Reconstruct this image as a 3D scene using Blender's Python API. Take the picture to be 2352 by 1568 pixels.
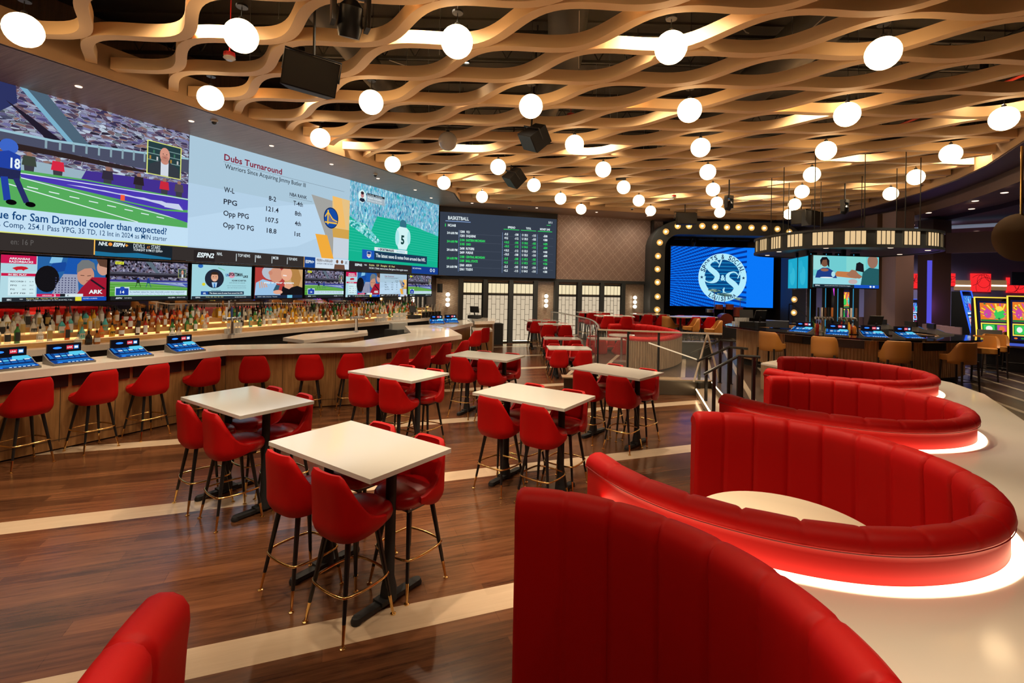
import bpy, math, random
from mathutils import Vector, Matrix
from mathutils.geometry import tessellate_polygon
for o in list(bpy.data.objects): bpy.data.objects.remove(o)
SC = bpy.context.scene; COL = SC.collection
random.seed(7)
sin, cos, PI = math.sin, math.cos, math.pi
# ---------- camera ----------
FPX, CY, PIT, ROL, CAMZ = 1118.478, 646.63, .010315, .022154, 2.3163
_F = Vector((0, cos(PIT), sin(PIT))); _R = Vector((1, 0, 0)); _U = _R.cross(_F)
_R, _U = _R*cos(ROL)+_U*sin(ROL), -_R*sin(ROL)+_U*cos(ROL)
CP = Vector((0, 0, CAMZ))
cd = bpy.data.cameras.new('camera'); cam = bpy.data.objects.new('camera', cd); COL.objects.link(cam)
cam.matrix_world = Matrix(((_R.x, _U.x, -_F.x, 0), (_R.y, _U.y, -_F.y, 0), (_R.z, _U.z, -_F.z, CAMZ), (0, 0, 0, 1)))
cd.sensor_fit = 'HORIZONTAL'; cd.sensor_width = 36; cd.lens = FPX/2352*36; cd.shift_y = -(784-CY)/2352
cd.clip_start = .05; cd.clip_end = 200
SC.camera = cam
# ---------- world, exposure ----------
w = bpy.data.worlds.new('world'); SC.world = w; w.use_nodes = True
w.node_tree.nodes['Background'].inputs[0].default_value = (.05, .04, .06, 1)
w.node_tree.nodes['Background'].inputs[1].default_value = .15
vs = SC.view_settings; vs.view_transform = 'Standard'; vs.look = 'None'; vs.gamma = 1; vs.use_curve_mapping = False
vs.exposure = 0.05
def lamp(name, kind, loc, power, col, size=.1, spot=120, aim=None, parent=None):
    l = bpy.data.lights.new(name, kind); l.energy = power; l.color = col
    if kind == 'SPOT': l.spot_size = math.radians(spot); l.spot_blend = .8; l.shadow_soft_size = size
    elif kind == 'POINT': l.shadow_soft_size = size
    else: l.size = size
    o = bpy.data.objects.new(name, l); COL.objects.link(o); o.location = loc
    if aim is not None: o.rotation_euler = (Vector(aim)-Vector(loc)).to_track_quat('-Z', 'Y').to_euler()
    if parent: o.parent = parent; o.matrix_parent_inverse = parent.matrix_basis.inverted()
    return o
GLOBE_L, CAN_P = 5.8, 250
# ---------- pixel of the 2352x1568 photograph -> point ----------
def ray(x, y): return _F*FPX+_R*(x-1176)-_U*(y-CY)
def AT(x, y, z=0.): d = ray(x, y); return CP+d*((z-CAMZ)/d.z)          # on the horizontal plane z
def AY(x, y, Y): d = ray(x, y); return CP+d*(Y/d.y)                    # on the plane y = Y
def APL(x, y, P, n): d = ray(x, y); return CP+d*((Vector(P)-CP).dot(n)/d.dot(n))
# ---------- materials ----------
MT = {}
def nt(name):
    m = bpy.data.materials.new(name); m.use_nodes = True; MT[name] = m
    return m, m.node_tree, m.node_tree.nodes['Principled BSDF']
def lk(t, a, b): t.links.new(a, b)
def mat(name, col, rough=.5, metal=0, em=None, es=1, alpha=1, trans=0, coat=0, bump=0, bscale=200, var=0, vscale=(3, 3, 3)):
    if name in MT: return MT[name]
    m, t, p = nt(name); p.inputs['Base Color'].default_value = (*col, 1); p.inputs['Roughness'].default_value = rough
    p.inputs['Metallic'].default_value = metal; p.inputs['Alpha'].default_value = alpha
    p.inputs['Transmission Weight'].default_value = trans; p.inputs['Coat Weight'].default_value = coat; p.inputs['Coat Roughness'].default_value = .08
    if em: p.inputs['Emission Color'].default_value = (*em, 1); p.inputs['Emission Strength'].default_value = es
    if bump or var:
        tc = t.nodes.new('ShaderNodeTexCoord'); no = t.nodes.new('ShaderNodeTexNoise')
        mp = t.nodes.new('ShaderNodeMapping'); lk(t, tc.outputs['Object'], mp.inputs[0]); lk(t, mp.outputs[0], no.inputs['Vector'])
    if bump:
        no.inputs['Scale'].default_value = bscale; bp = t.nodes.new('ShaderNodeBump'); bp.inputs['Strength'].default_value = bump
        bp.inputs['Distance'].default_value = .002; lk(t, no.outputs['Fac'], bp.inputs['Height']); lk(t, bp.outputs[0], p.inputs['Normal'])
    if var:
        mp.inputs['Scale'].default_value = vscale; no.inputs['Scale'].default_value = 1 if not bump else bscale; no.inputs['Detail'].default_value = 6
        cr = t.nodes.new('ShaderNodeValToRGB'); cr.color_ramp.elements[0].position = .3; cr.color_ramp.elements[1].position = .7
        cr.color_ramp.elements[0].color = (*[c*(1-var) for c in col], 1); cr.color_ramp.elements[1].color = (*[min(1, c*(1+var)) for c in col], 1)
        lk(t, no.outputs['Fac'], cr.inputs[0]); lk(t, cr.outputs[0], p.inputs['Base Color'])
    return m
def em(name, col, s=1.):
    if name in MT: return MT[name]
    m = bpy.data.materials.new(name); m.use_nodes = True; MT[name] = m; t = m.node_tree
    t.nodes.remove(t.nodes['Principled BSDF']); e = t.nodes.new('ShaderNodeEmission')
    e.inputs[0].default_value = (*col, 1); e.inputs[1].default_value = s; lk(t, e.outputs[0], t.nodes['Material Output'].inputs[0])
    return m
def srgb(r, g, b):
    f = lambda c: (c/255/12.92) if c/255 <= .04045 else ((c/255+.055)/1.055)**2.4
    return (f(r), f(g), f(b))
def E(r, g, b, s=1.): return em('display_%d_%d_%d_%d' % (r, g, b, s*100), srgb(r, g, b), s)
def crowd(name, cols, scale, sc=(1, 1, 1), rot=(0, 0, 0), s=1.):
    if name in MT: return MT[name]
    m = em(name, (1, 1, 1), s); t = m.node_tree; e = [n for n in t.nodes if n.type == 'EMISSION'][0]
    tc = t.nodes.new('ShaderNodeTexCoord'); mp = t.nodes.new('ShaderNodeMapping'); v = t.nodes.new('ShaderNodeTexVoronoi')
    mp.inputs['Rotation'].default_value = rot; mp.inputs['Scale'].default_value = sc; v.inputs['Scale'].default_value = scale; v.feature = 'SMOOTH_F1'; v.inputs['Smoothness'].default_value = .35
    sp = t.nodes.new('ShaderNodeSeparateColor'); cr = t.nodes.new('ShaderNodeValToRGB'); cr.color_ramp.interpolation = 'LINEAR'
    while len(cr.color_ramp.elements) < len(cols): cr.color_ramp.elements.new(.5)
    for i, c in enumerate(cols): cr.color_ramp.elements[i].position = i/len(cols); cr.color_ramp.elements[i].color = (*srgb(*c), 1)
    lk(t, tc.outputs['Object'], mp.inputs[0]); lk(t, mp.outputs[0], v.inputs['Vector']); lk(t, v.outputs['Color'], sp.inputs[0])
    lk(t, sp.outputs[0], cr.inputs[0]); lk(t, cr.outputs[0], e.inputs[0])
    return m
def wood(name, c1, c2, rot=0, sc=(.6, 9, 9), rough=.45, bands=None):
    if name in MT: return MT[name]
    m, t, p = nt(name); tc = t.nodes.new('ShaderNodeTexCoord'); mp = t.nodes.new('ShaderNodeMapping'); no = t.nodes.new('ShaderNodeTexNoise')
    mr = t.nodes.new('ShaderNodeMapping'); mr.inputs['Rotation'].default_value = (0, 0, rot); lk(t, tc.outputs['Object'], mr.inputs[0]); lk(t, mr.outputs[0], mp.inputs[0])
    mp.inputs['Scale'].default_value = sc; no.inputs['Scale'].default_value = 3; no.inputs['Detail'].default_value = 8; no.inputs['Distortion'].default_value = .4
    cr = t.nodes.new('ShaderNodeValToRGB'); cr.color_ramp.elements[0].position = .32; cr.color_ramp.elements[1].position = .68
    cr.color_ramp.elements[0].color = (*c1, 1); cr.color_ramp.elements[1].color = (*c2, 1)
    lk(t, mp.outputs[0], no.inputs['Vector']); lk(t, no.outputs['Fac'], cr.inputs[0]); lk(t, cr.outputs[0], p.inputs['Base Color'])
    p.inputs['Roughness'].default_value = rough
    return m
def math_n(t, op, a, b=None):
    n = t.nodes.new('ShaderNodeMath'); n.operation = op
    for i, v in enumerate((a, b)):
        if v is None: continue
        if isinstance(v, (int, float)): n.inputs[i].default_value = v
        else: lk(t, v, n.inputs[i])
    return n.outputs[0]
def floor_mat(name, ang, dark1, dark2, light, per, cen, half, rough):
    m, t, p = nt(name); tc = t.nodes.new('ShaderNodeTexCoord'); mr = t.nodes.new('ShaderNodeMapping'); mr.inputs['Rotation'].default_value = (0, 0, -ang)
    lk(t, tc.outputs['Object'], mr.inputs[0])
    br = t.nodes.new('ShaderNodeTexBrick'); br.inputs['Scale'].default_value = 1; br.inputs['Brick Width'].default_value = 1.15; br.inputs['Row Height'].default_value = .152
    br.inputs['Mortar Size'].default_value = .002; br.inputs['Color1'].default_value = (0, 0, 0, 1); br.inputs['Color2'].default_value = (1, 1, 1, 1); br.inputs['Mortar'].default_value = (.2, .2, .2, 1); br.offset = .37; br.offset_frequency = 2
    lk(t, mr.outputs[0], br.inputs['Vector'])
    mp = t.nodes.new('ShaderNodeMapping'); mp.inputs['Scale'].default_value = (1.2, 16, 1); lk(t, mr.outputs[0], mp.inputs[0])
    no = t.nodes.new('ShaderNodeTexNoise'); no.inputs['Scale'].default_value = 1.6; no.inputs['Detail'].default_value = 8; no.inputs['Roughness'].default_value = .65; lk(t, mp.outputs[0], no.inputs['Vector'])
    a = math_n(t, 'ADD', math_n(t, 'MULTIPLY', br.outputs['Color'], .45), math_n(t, 'MULTIPLY', no.outputs['Fac'], 1.25))
    a = math_n(t, 'SUBTRACT', a, .35)
    cr = t.nodes.new('ShaderNodeValToRGB'); cr.color_ramp.elements[0].color = (*dark1, 1); cr.color_ramp.elements[1].color = (*dark2, 1); lk(t, a, cr.inputs[0])
    cr2 = t.nodes.new('ShaderNodeValToRGB'); cr2.color_ramp.elements[0].color = (*[c*.8 for c in light], 1); cr2.color_ramp.elements[1].color = (*light, 1); lk(t, a, cr2.inputs[0])
    sx = t.nodes.new('ShaderNodeSeparateXYZ'); lk(t, mr.outputs[0], sx.inputs[0])
    f = math_n(t, 'ABSOLUTE', math_n(t, 'SUBTRACT', math_n(t, 'FLOORED_MODULO', math_n(t, 'ADD', sx.outputs[1], per/2-cen), per), per/2))
    k = math_n(t, 'LESS_THAN', f, half)
    mx = t.nodes.new('ShaderNodeMix'); mx.data_type = 'RGBA'; lk(t, k, mx.inputs['Factor']); lk(t, cr.outputs[0], mx.inputs[6]); lk(t, cr2.outputs[0], mx.inputs[7])
    lk(t, mx.outputs[2], p.inputs['Base Color']); p.inputs['Roughness'].default_value = rough
    bp = t.nodes.new('ShaderNodeBump'); bp.inputs['Strength'].default_value = .12; bp.inputs['Distance'].default_value = .003; lk(t, a, bp.inputs['Height']); lk(t, bp.outputs[0], p.inputs['Normal'])
    return m
RED = mat('red_leather', (.42, .0035, .0035), .5, bump=.12, bscale=350); RED.node_tree.nodes['Principled BSDF'].inputs['Specular IOR Level'].default_value = .16
REDS = mat('red_seat_vinyl', (.36, .0025, .005), .3)
BLK = mat('black_metal', (.008, .008, .009), .32)
BLKM = mat('black_matte', (.012, .012, .013), .7)
BRASS = mat('polished_brass', (.85, .58, .22), .16, 1)
WHT = mat('white_table_laminate', (.60, .57, .52), .1)
SOLID = mat('white_solid_surface', (.78, .72, .63), .1)
STEEL = mat('brushed_steel', (.6, .6, .6), .28, 1)
CHAR = mat('charcoal_paint', (.045, .052, .055), .5)
OAK = wood('oak_panel', (.23, .105, .032), (.38, .185, .062), 0, (9, 9, .7))
OAKH = wood('oak_soffit', (.26, .15, .09), (.40, .25, .155), .45, (.5, 14, 9), .42)
OAKL = wood('light_oak', (.46, .24, .08), (.60, .34, .13), 0, (2, 2, 9))
WAL = wood('dark_walnut', (.035, .02, .014), (.075, .042, .028), 0, (9, 9, .6))
BAFF = mat('baffle_felt_tan', (.80, .52, .26), .6)
QUA = mat('marble_countertop', (.74, .66, .58), .08, var=.1, vscale=(1.5, 1.5, 1.5))
# ---------- mesh builder ----------
class B:
    def __init__(s): s.v = []; s.f = []; s.m = []
    def add(s, vs, fs, mi=0):
        k = len(s.v); s.v += [tuple(v) for v in vs]; s.f += [[i+k for i in f] for f in fs]; s.m += [mi]*len(fs); return s
    def box(s, c, d, rz=0, mi=0, M=None):
        x, y, z = [a/2 for a in d]; R = Matrix.Rotation(rz, 4, 'Z') if M is None else M
        vs = [R @ Vector((i*x, j*y, k*z))+Vector(c) for i in (-1, 1) for j in (-1, 1) for k in (-1, 1)]
        return s.add(vs, [(0, 1, 3, 2), (4, 6, 7, 5), (0, 4, 5, 1), (2, 3, 7, 6), (0, 2, 6, 4), (1, 5, 7, 3)], mi)
    def rbox(s, c, d, r=.01, rz=0, mi=0, n=3):
        # box with rounded vertical corners and eased top
        x, y, z = [a/2 for a in d]; pts = []
        for cx, cy, a0 in ((x-r, y-r, 0), (-x+r, y-r, 90), (-x+r, -y+r, 180), (x-r, -y+r, 270)):
            for i in range(n+1):
                a = math.radians(a0+90*i/n); pts.append((cx+r*cos(a), cy+r*sin(a)))
        R = Matrix.Rotation(rz, 4, 'Z'); P = [R @ Vector((p[0], p[1], 0))+Vector(c) for p in pts]
        return s.prism([(p.x, p.y) for p in P], c[2]-z, c[2]+z, mi)
    def prism(s, pg, z0, z1, mi=0, mside=None):
        n = len(pg); ar = sum(pg[i][0]*pg[(i+1) % n][1]-pg[(i+1) % n][0]*pg[i][1] for i in range(n))
        if ar < 0: pg = pg[::-1]
        k = len(s.v); tri = tessellate_polygon([[Vector((p[0], p[1], 0)) for p in pg]])
        s.v += [(p[0], p[1], z0) for p in pg]+[(p[0], p[1], z1) for p in pg]
        for a, b, c in tri:
            q = [pg[i] for i in (a, b, c)]
            if (q[1][0]-q[0][0])*(q[2][1]-q[0][1])-(q[1][1]-q[0][1])*(q[2][0]-q[0][0]) < 0: a, c = c, a
            s.f += [[k+a+n, k+b+n, k+c+n], [k+c, k+b, k+a]]; s.m += [mi, mi]
        for i in range(n):
            j = (i+1) % n; s.f.append([k+i, k+j, k+j+n, k+i+n]); s.m.append(mi if mside is None else mside)
        return s
    def tube(s, pts, r, n=8, mi=0, closed=False, caps=True):
        pts = [Vector(p) for p in pts]; N = len(pts); rs = r if isinstance(r, (list, tuple)) else [r]*N
        k = len(s.v); up = Vector((0, 0, 1)); pr = None
        for i, p in enumerate(pts):
            a = pts[(i-1) % N] if (closed or i > 0) else p; b = pts[(i+1) % N] if (closed or i < N-1) else p
            d = (b-a).normalized()
            if pr is None: u = d.cross(up) if abs(d.z) < .95 else d.cross(Vector((1, 0, 0)))
            else: u = pr-d*pr.dot(d)
            u.normalize(); pr = u; v = d.cross(u)
            for j in range(n):
                t = 2*PI*j/n; s.v.append(tuple(p+(u*cos(t)+v*sin(t))*rs[i]))
        for i in range(N if closed else N-1):
            for j in range(n):
                a, b = k+i*n+j, k+i*n+(j+1) % n; c, d = k+((i+1) % N)*n+(j+1) % n, k+((i+1) % N)*n+j
                s.f.append([a, b, c, d]); s.m.append(mi)
        if not closed and caps: s.f += [[k+j for j in range(n)][::-1], [k+(N-1)*n+j for j in range(n)]]; s.m += [mi, mi]
        return s
    def lathe(s, prof, c=(0, 0, 0), n=16, mi=0, M=None):
        k = len(s.v); R = M or Matrix.Identity(4)
        for r, z in prof:
            for j in range(n):
                t = 2*PI*j/n; s.v.append(tuple(R @ Vector((r*cos(t), r*sin(t), z))+Vector(c)))
        for i in range(len(prof)-1):
            for j in range(n): s.f.append([k+i*n+j, k+i*n+(j+1) % n, k+(i+1)*n+(j+1) % n, k+(i+1)*n+j]); s.m.append(mi)
        if prof[0][0] > 1e-4: s.f.append([k+j for j in range(n)][::-1]); s.m.append(mi)
        if prof[-1][0] > 1e-4: s.f.append([k+(len(prof)-1)*n+j for j in range(n)]); s.m.append(mi)
        return s
    def sphere(s, c, r, n=16, mi=0, sz=1):
        return s.lathe([(r*sin(PI*i/(n//2)), -r*sz*cos(PI*i/(n//2))) for i in range(n//2+1)], c, n, mi)
    def grid(s, rows, mi=0, closed=False, flip=False):
        k = len(s.v); n = len(rows[0])
        for r in rows: s.v += [tuple(p) for p in r]
        for i in range(len(rows)-1):
            for j in range(n if closed else n-1):
                q = [k+i*n+j, k+i*n+(j+1) % n, k+(i+1)*n+(j+1) % n, k+(i+1)*n+j]; s.f.append(q[::-1] if flip else q); s.m.append(mi)
        return s
    def build(s, name, mats, parent=None, smooth=False, ang=35):
        me = bpy.data.meshes.new(name); me.from_pydata(s.v, [], s.f)
        for m in (mats if isinstance(mats, (list, tuple)) else [mats]): me.materials.append(m)
        me.polygons.foreach_set('material_index', s.m)
        if smooth: me.polygons.foreach_set('use_smooth', [True]*len(s.f)); me.set_sharp_from_angle(angle=math.radians(ang))
        me.update(); o = bpy.data.objects.new(name, me); COL.objects.link(o)
        if parent: o.parent = parent
        return o
def tag(o, label, cat, group=None, kind=None):
    o['label'] = label; o['category'] = cat
    if group: o['group'] = group
    if kind: o['kind'] = kind
    return o
def struct(o): o['kind'] = 'structure'; return o
def thing(name, label, cat, loc=(0, 0, 0), rz=0, group=None):
    o = bpy.data.objects.new(name, None); COL.objects.link(o); o.location = loc; o.rotation_euler = (0, 0, rz); o.empty_display_size = .1
    return tag(o, label, cat, group)
def dup(o, loc, rz, label, group=None):
    def cp(x, par):
        c = x.copy(); COL.objects.link(c); c.parent = par
        for ch in list(x.children): cp(ch, c)
        return c
    r = cp(o, None); r.location = loc; r.rotation_euler = (0, 0, rz); r['label'] = label
    if group: r['group'] = group
    return r
ORD = ['first', 'second', 'third', 'fourth', 'fifth', 'sixth', 'seventh', 'eighth', 'ninth', 'tenth', 'eleventh', 'twelfth', 'thirteenth', 'fourteenth', 'fifteenth', 'sixteenth']
# ---------- text glyphs from the built-in font ----------
GC = {}
def glyph(s, bold=.0):
    if (s, bold) in GC: return GC[(s, bold)]
    cu = bpy.data.curves.new('t', 'FONT'); cu.body = s; cu.size = 1; cu.offset = bold; cu.resolution_u = 2
    o = bpy.data.objects.new('t', cu); COL.objects.link(o); dg = bpy.context.evaluated_depsgraph_get(); me = o.evaluated_get(dg).to_mesh()
    vs = [(v.co.x, v.co.y) for v in me.vertices]; fs = [list(p.vertices) for p in me.polygons]
    o.evaluated_get(dg).to_mesh_clear(); bpy.data.objects.remove(o); bpy.data.curves.remove(cu)
    x0 = min(v[0] for v in vs); x1 = max(v[0] for v in vs)
    vs = [((v[0]-x0)/(x1-x0), v[1]/.72) for v in vs]
    GC[(s, bold)] = (vs, fs); return GC[(s, bold)]
class Scr:      # a lit picture on a flat panel; u, v run 0..1 over the panel, v upwards
    def __init__(s, O, U, V, w, h): s.O = Vector(O); s.U = Vector(U).normalized(); s.V = Vector(V).normalized(); s.N = s.U.cross(s.V); s.w = w; s.h = h; s.b = B(); s.ml = []; s.k = 0; s.sub = (0, 0, 1, 1)
    def mi(s, m):
        if m not in s.ml: s.ml.append(m)
        return s.ml.index(m)
    def P(s, u, v, k): a, b, c, d = s.sub; return s.O+s.U*((a+u*(c-a))*s.w)+s.V*((b+v*(d-b))*s.h)+s.N*(k*.0006)
    def poly(s, pts, m):
        pts = [(min(1, max(0, p[0])), min(1, max(0, p[1]))) for p in pts]; pts = [p for i, p in enumerate(pts) if p != pts[i-1]]
        if len(pts) < 3: return
        s.k += 1; tri = tessellate_polygon([[Vector((p[0]*s.w, p[1]*s.h, 0)) for p in pts]]); fs = []
        for a, b, c in tri:
            q = [pts[i] for i in (a, b, c)]
            if (q[1][0]-q[0][0])*(q[2][1]-q[0][1])-(q[1][1]-q[0][1])*(q[2][0]-q[0][0]) < 0: a, c = c, a
            fs.append((a, b, c))
        s.b.add([s.P(p[0], p[1], s.k) for p in pts], fs, s.mi(m))
    def rect(s, a, b, c, d, m): s.poly([(a, b), (c, b), (c, d), (a, d)], m)
    def ell(s, u, v, ru, rv, m, n=20, a0=0, a1=360): s.poly([(u+ru*cos(math.radians(a0+(a1-a0)*i/n)), v+rv*sin(math.radians(a0+(a1-a0)*i/n))) for i in range(n)], m)
    def text(s, t, u0, v0, u1, h, m, bold=.0, it=0.):
        s.k += 1; vs, fs = glyph(t, bold); s.b.add([s.P(u0+x*(u1-u0)+it*y*h, v0+y*h, s.k) for x, y in vs], fs, s.mi(m))
    def line(s, a, b, c, d, t, m):
        asp = s.w/s.h; dx, dy = (c-a)*asp, d-b; L = math.hypot(dx, dy) or 1; nx, ny = -dy/L*t/asp, dx/L*t
        s.poly([(a-nx, b-ny), (c-nx, d-ny), (c+nx, d+ny), (a+nx, b+ny)], m)
    def build(s, name, parent): return s.b.build(name, s.ml, parent)
# ================= frames of the two walls =================
LC = Vector((-2.997, 19.26, 0)); LD = Vector((cos(math.radians(64.25)), sin(math.radians(64.25)), 0)); LN = Vector((LD.y, -LD.x, 0))
BC = Vector((-.41, 20.05, 0)); BD = Vector((cos(math.radians(17)), sin(math.radians(17)), 0)); BN = Vector((BD.y, -BD.x, 0))
def WL(s, z, off=0.): return LC+LD*(s-30)+LN*off+Vector((0, 0, z))
def WB(t, z, off=0.): return BC+BD*t+BN*off+Vector((0, 0, z))
LRZ = math.radians(64.25); BRZ = math.radians(17)
Z = Vector((0, 0, 1))
# ================= floor =================
FM = floor_mat('dark_plank_floor', math.radians(20.3), (.020, .007, .004), (.20, .078, .032), (.56, .42, .29), 2.373, 3.44, .137, .2)
FM2 = floor_mat('dark_plank_floor_upper', math.radians(70), (.02, .012, .009), (.10, .06, .04), (.42, .34, .25), .62, .1, .05, .3)
RB = [(1.2, 10.85), (4.45, 10.8), (3.75, 7.9), (4.1, 7.75), (5.2, 7.6), (6.3, 6.9), (7.0, 6.9), (6.05, 5.4), (5.2, 4.2), (4.2, 2.0), (3.6, -3), (40, -3), (40, 60), (8, 60), (8, 23), (2.6, 21.1), (1.9, 19.5), (2.0, 17.5), (1.9, 14.5), (1.6, 12.2)]
struct(B().add([(-25, -8, 0), (30, -8, 0), (30, 30, 0), (-25, 30, 0)], [(0, 1, 2, 3)]).build('floor', FM))
UF = .34
struct(B().prism(RB, .004, UF, 0, 1).build('floor_upper', [FM2, mat('platform_riser', (.10, .085, .07), .3, .4)]))
# ================= walls =================
WM = mat('wall_wood_dark', (.05, .028, .016), .5)
struct(B().box(WL(21, 3.6, -.1), (26, .2, 7.2), LRZ).build('wall_left', WAL))
def wallpaper():
    m, t, p = nt('geometric_wallpaper'); tc = t.nodes.new('ShaderNodeTexCoord'); mr = t.nodes.new('ShaderNodeMapping'); mr.inputs['Rotation'].default_value = (0, 0, -BRZ)
    lk(t, tc.outputs['Object'], mr.inputs[0]); sx = t.nodes.new('ShaderNodeSeparateXYZ'); lk(t, mr.outputs[0], sx.inputs[0]); X, Zz = sx.outputs[0], sx.outputs[2]
    def tri(x, per): return math_n(t, 'ABSOLUTE', math_n(t, 'SUBTRACT', math_n(t, 'FRACT', math_n(t, 'DIVIDE', x, per)), .5))
    def near(x, wd): return math_n(t, 'LESS_THAN', math_n(t, 'ABSOLUTE', x), wd)
    tx = tri(X, .62)                    # 0..0.5
    r = []
    for o in (0, .22):
        d = math_n(t, 'SUBTRACT', math_n(t, 'FRACT', math_n(t, 'DIVIDE', math_n(t, 'ADD', math_n(t, 'ADD', Zz, o), math_n(t, 'MULTIPLY', tx, .62)), .66)), .5)
        r.append(near(d, .013))
        d = math_n(t, 'SUBTRACT', math_n(t, 'FRACT', math_n(t, 'DIVIDE', math_n(t, 'SUBTRACT', math_n(t, 'ADD', Zz, o), math_n(t, 'MULTIPLY', tx, .62)), .66)), .5)
        r.append(near(d, .013))
    r.append(near(math_n(t, 'SUBTRACT', tri(X, .155), .25), .02))
    a = r[0]
    for q in r[1:]: a = math_n(t, 'MAXIMUM', a, q)
    mx = t.nodes.new('ShaderNodeMix'); mx.data_type = 'RGBA'; lk(t, a, mx.inputs['Factor']); mx.inputs[6].default_value = (.34, .235, .20, 1); mx.inputs[7].default_value = (.60, .46, .40, 1)
    lk(t, mx.outputs[2], p.inputs['Base Color']); p.inputs['Roughness'].default_value = .55
    return m
WP = wallpaper()
def tile():
    m, t, p = nt('taupe_glazed_tile'); tc = t.nodes.new('ShaderNodeTexCoord'); mr = t.nodes.new('ShaderNodeMapping'); mr.inputs['Rotation'].default_value = (PI/2, 0, -BRZ)
    lk(t, tc.outputs['Object'], mr.inputs[0]); br = t.nodes.new('ShaderNodeTexBrick'); br.inputs['Scale'].default_value = 1; br.inputs['Brick Width'].default_value = .25; br.inputs['Row Height'].default_value = .07
    br.inputs['Mortar Size'].default_value = .003; br.inputs['Color1'].default_value = (.46, .36, .28, 1); br.inputs['Color2'].default_value = (.55, .44, .34, 1); br.inputs['Mortar'].default_value = (.15, .12, .1, 1)
    lk(t, mr.outputs[0], br.inputs['Vector']); lk(t, br.outputs['Color'], p.inputs['Base Color']); p.inputs['Roughness'].default_value = .14
    return m
TILE = tile()
wb = B(); wb.box(WB(2.4, 4.9, -.1), (10.4, .2, 4.6), BRZ, 0)
struct(wb.build('wall_back', WP))
struct(B().box(WB(2.3, 1.3, -.11), (10.4, .2, 2.6), BRZ).build('wall_back_tiled', TILE))
struct(B().box(WB(-.2, 4.02, .06), (5.1, .12, 2.86), BRZ).build('trim_1', mat('black_recess', (.012, .008, .007), .6)))
struct(B().box(WB(2.3, 2.62, .05), (9.7, .14, .12), BRZ).build('trim_2', CHAR))
struct(B().box(WL(24, 5.55, .2), (26, .5, .12), LRZ).box(WL(24, 2.692, .2), (16, .4, .02), LRZ).build('trim_3', WAL))
struct(B().box((10.5, 24.2, 3.6), (9, .2, 7.4)).build('wall_back_stage', WP))
struct(B().box((25.5, 8, 3.6), (.2, 44, 7.4)).build('wall_right', mat('plum_wall', (.26, .23, .34), .7)))
struct(B().box((20.4, 24.25, 3.6), (10.6, .2, 7.4)).build('wall_back_hall', MT['plum_wall']))
struct(B().box((0, -6, 3.6), (50, .2, 7.4)).build('wall_front', mat('dim_wall', (.12, .09, .08), .7)))
struct(B().box((-14.5, 0, 3.6), (.2, 16, 7.4)).build('wall_left_side', MT['dim_wall']))
# ================= roof deck above the open ceiling =================
rd = B()
for i in range(110):
    y = -6+i*.3; rd.box((5, y, 7.52+(.04 if i % 2 else 0)), (44, .3, .04))
struct(rd.build('ceiling', mat('roof_deck', (.018, .014, .011), .8)))
for i, y in enumerate((1.5, 5.5, 9.5, 13.5, 17.5)):
    j = B(); j.box((4, y, 7.3), (30, .08, .06)).box((4, y, 6.75), (30, .06, .05))
    for k in range(50): j.tube([(-11+k*.6, y, 6.77), (-10.7+k*.6, y, 7.28)], .012, 5).tube([(-10.7+k*.6, y, 7.28), (-10.4+k*.6, y, 6.77)], .012, 5)
    tag(j.build('roof_truss', BLKM), 'black steel roof truss above the wavy ceiling, %s back from the camera' % ORD[i], 'truss', 'roof trusses')
for i, (x, y0, y1, r) in enumerate(((.5, 4, 14, .32), (4.6, 3, 20, .38), (-3.2, 6, 17, .25))):
    tag(B().tube([(x, y0, 6.6), (x+.4, (y0+y1)/2, 6.6), (x, y1, 6.6)], r, 16).build('air_duct', mat('dark_duct', (.03, .027, .022), .6), smooth=True), ('dark round air duct above the wavy ceiling, '+['over the middle tables', 'over the booths', 'nearest the video wall'][i]), 'duct', 'air ducts')
for i, x in enumerate((9.2, 10.4, 7.6)):
    tag(B().tube([(x, 2, 6.3), (x-.3, 16, 6.3)], .03, 8).build('sprinkler_pipe', mat('red_pipe', (.35, .03, .02), .5) if i < 2 else BLKM, smooth=True), ['red sprinkler pipe above the ceiling at far right', 'thin red pipe above the ceiling beside the sprinkler pipe', 'black pipe above the ceiling over the booths'][i], 'pipe')
# ================= open wavy baffle ceiling =================
LAT = [(-7.4, 5.7), (-2.02, 16.47), (-2.0, 18.08), (5.73, 19.96), (11.3, 20.9), (12.75, 19.6), (12.7, 17), (12.35, 14.8), (11.8, 12.9), (11.2, 11.5), (10.1, 9.6), (8.7, 7.6), (7.2, 5.8), (5.6, 4.2), (3.6, 2.6), (-1, 1.2), (-6, 1.2), (-8.5, 3.2)]
def inside(x, y, pg=LAT):
    c = False; n = len(pg)
    for i in range(n):
        x1, y1 = pg[i]; x2, y2 = pg[(i+1) % n]
        if (y1 > y) != (y2 > y) and x < (x2-x1)*(y-y1)/(y2-y1)+x1: c = not c
    return c
LROT = .0098; CL, SL = cos(LROT), sin(LROT)
def rotl(x, y): return (CL*x-SL*y, SL*x+CL*y)
a0, sk, b0 = 1.35, .5168, 1.0603
T0 = Vector(rotl(-5.815, 6.672)); V1 = Vector(rotl(a0, 0)); V2 = Vector(rotl(sk, b0))
DH = (V1*2-V2); LAM = DH.length; DH.normalize(); NH = V2.normalized(); DEL = V2.length/2
BW, BH, BZ = .14, .18, 5.589
AMP = (DEL-BW)/2
bid = 0
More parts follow.
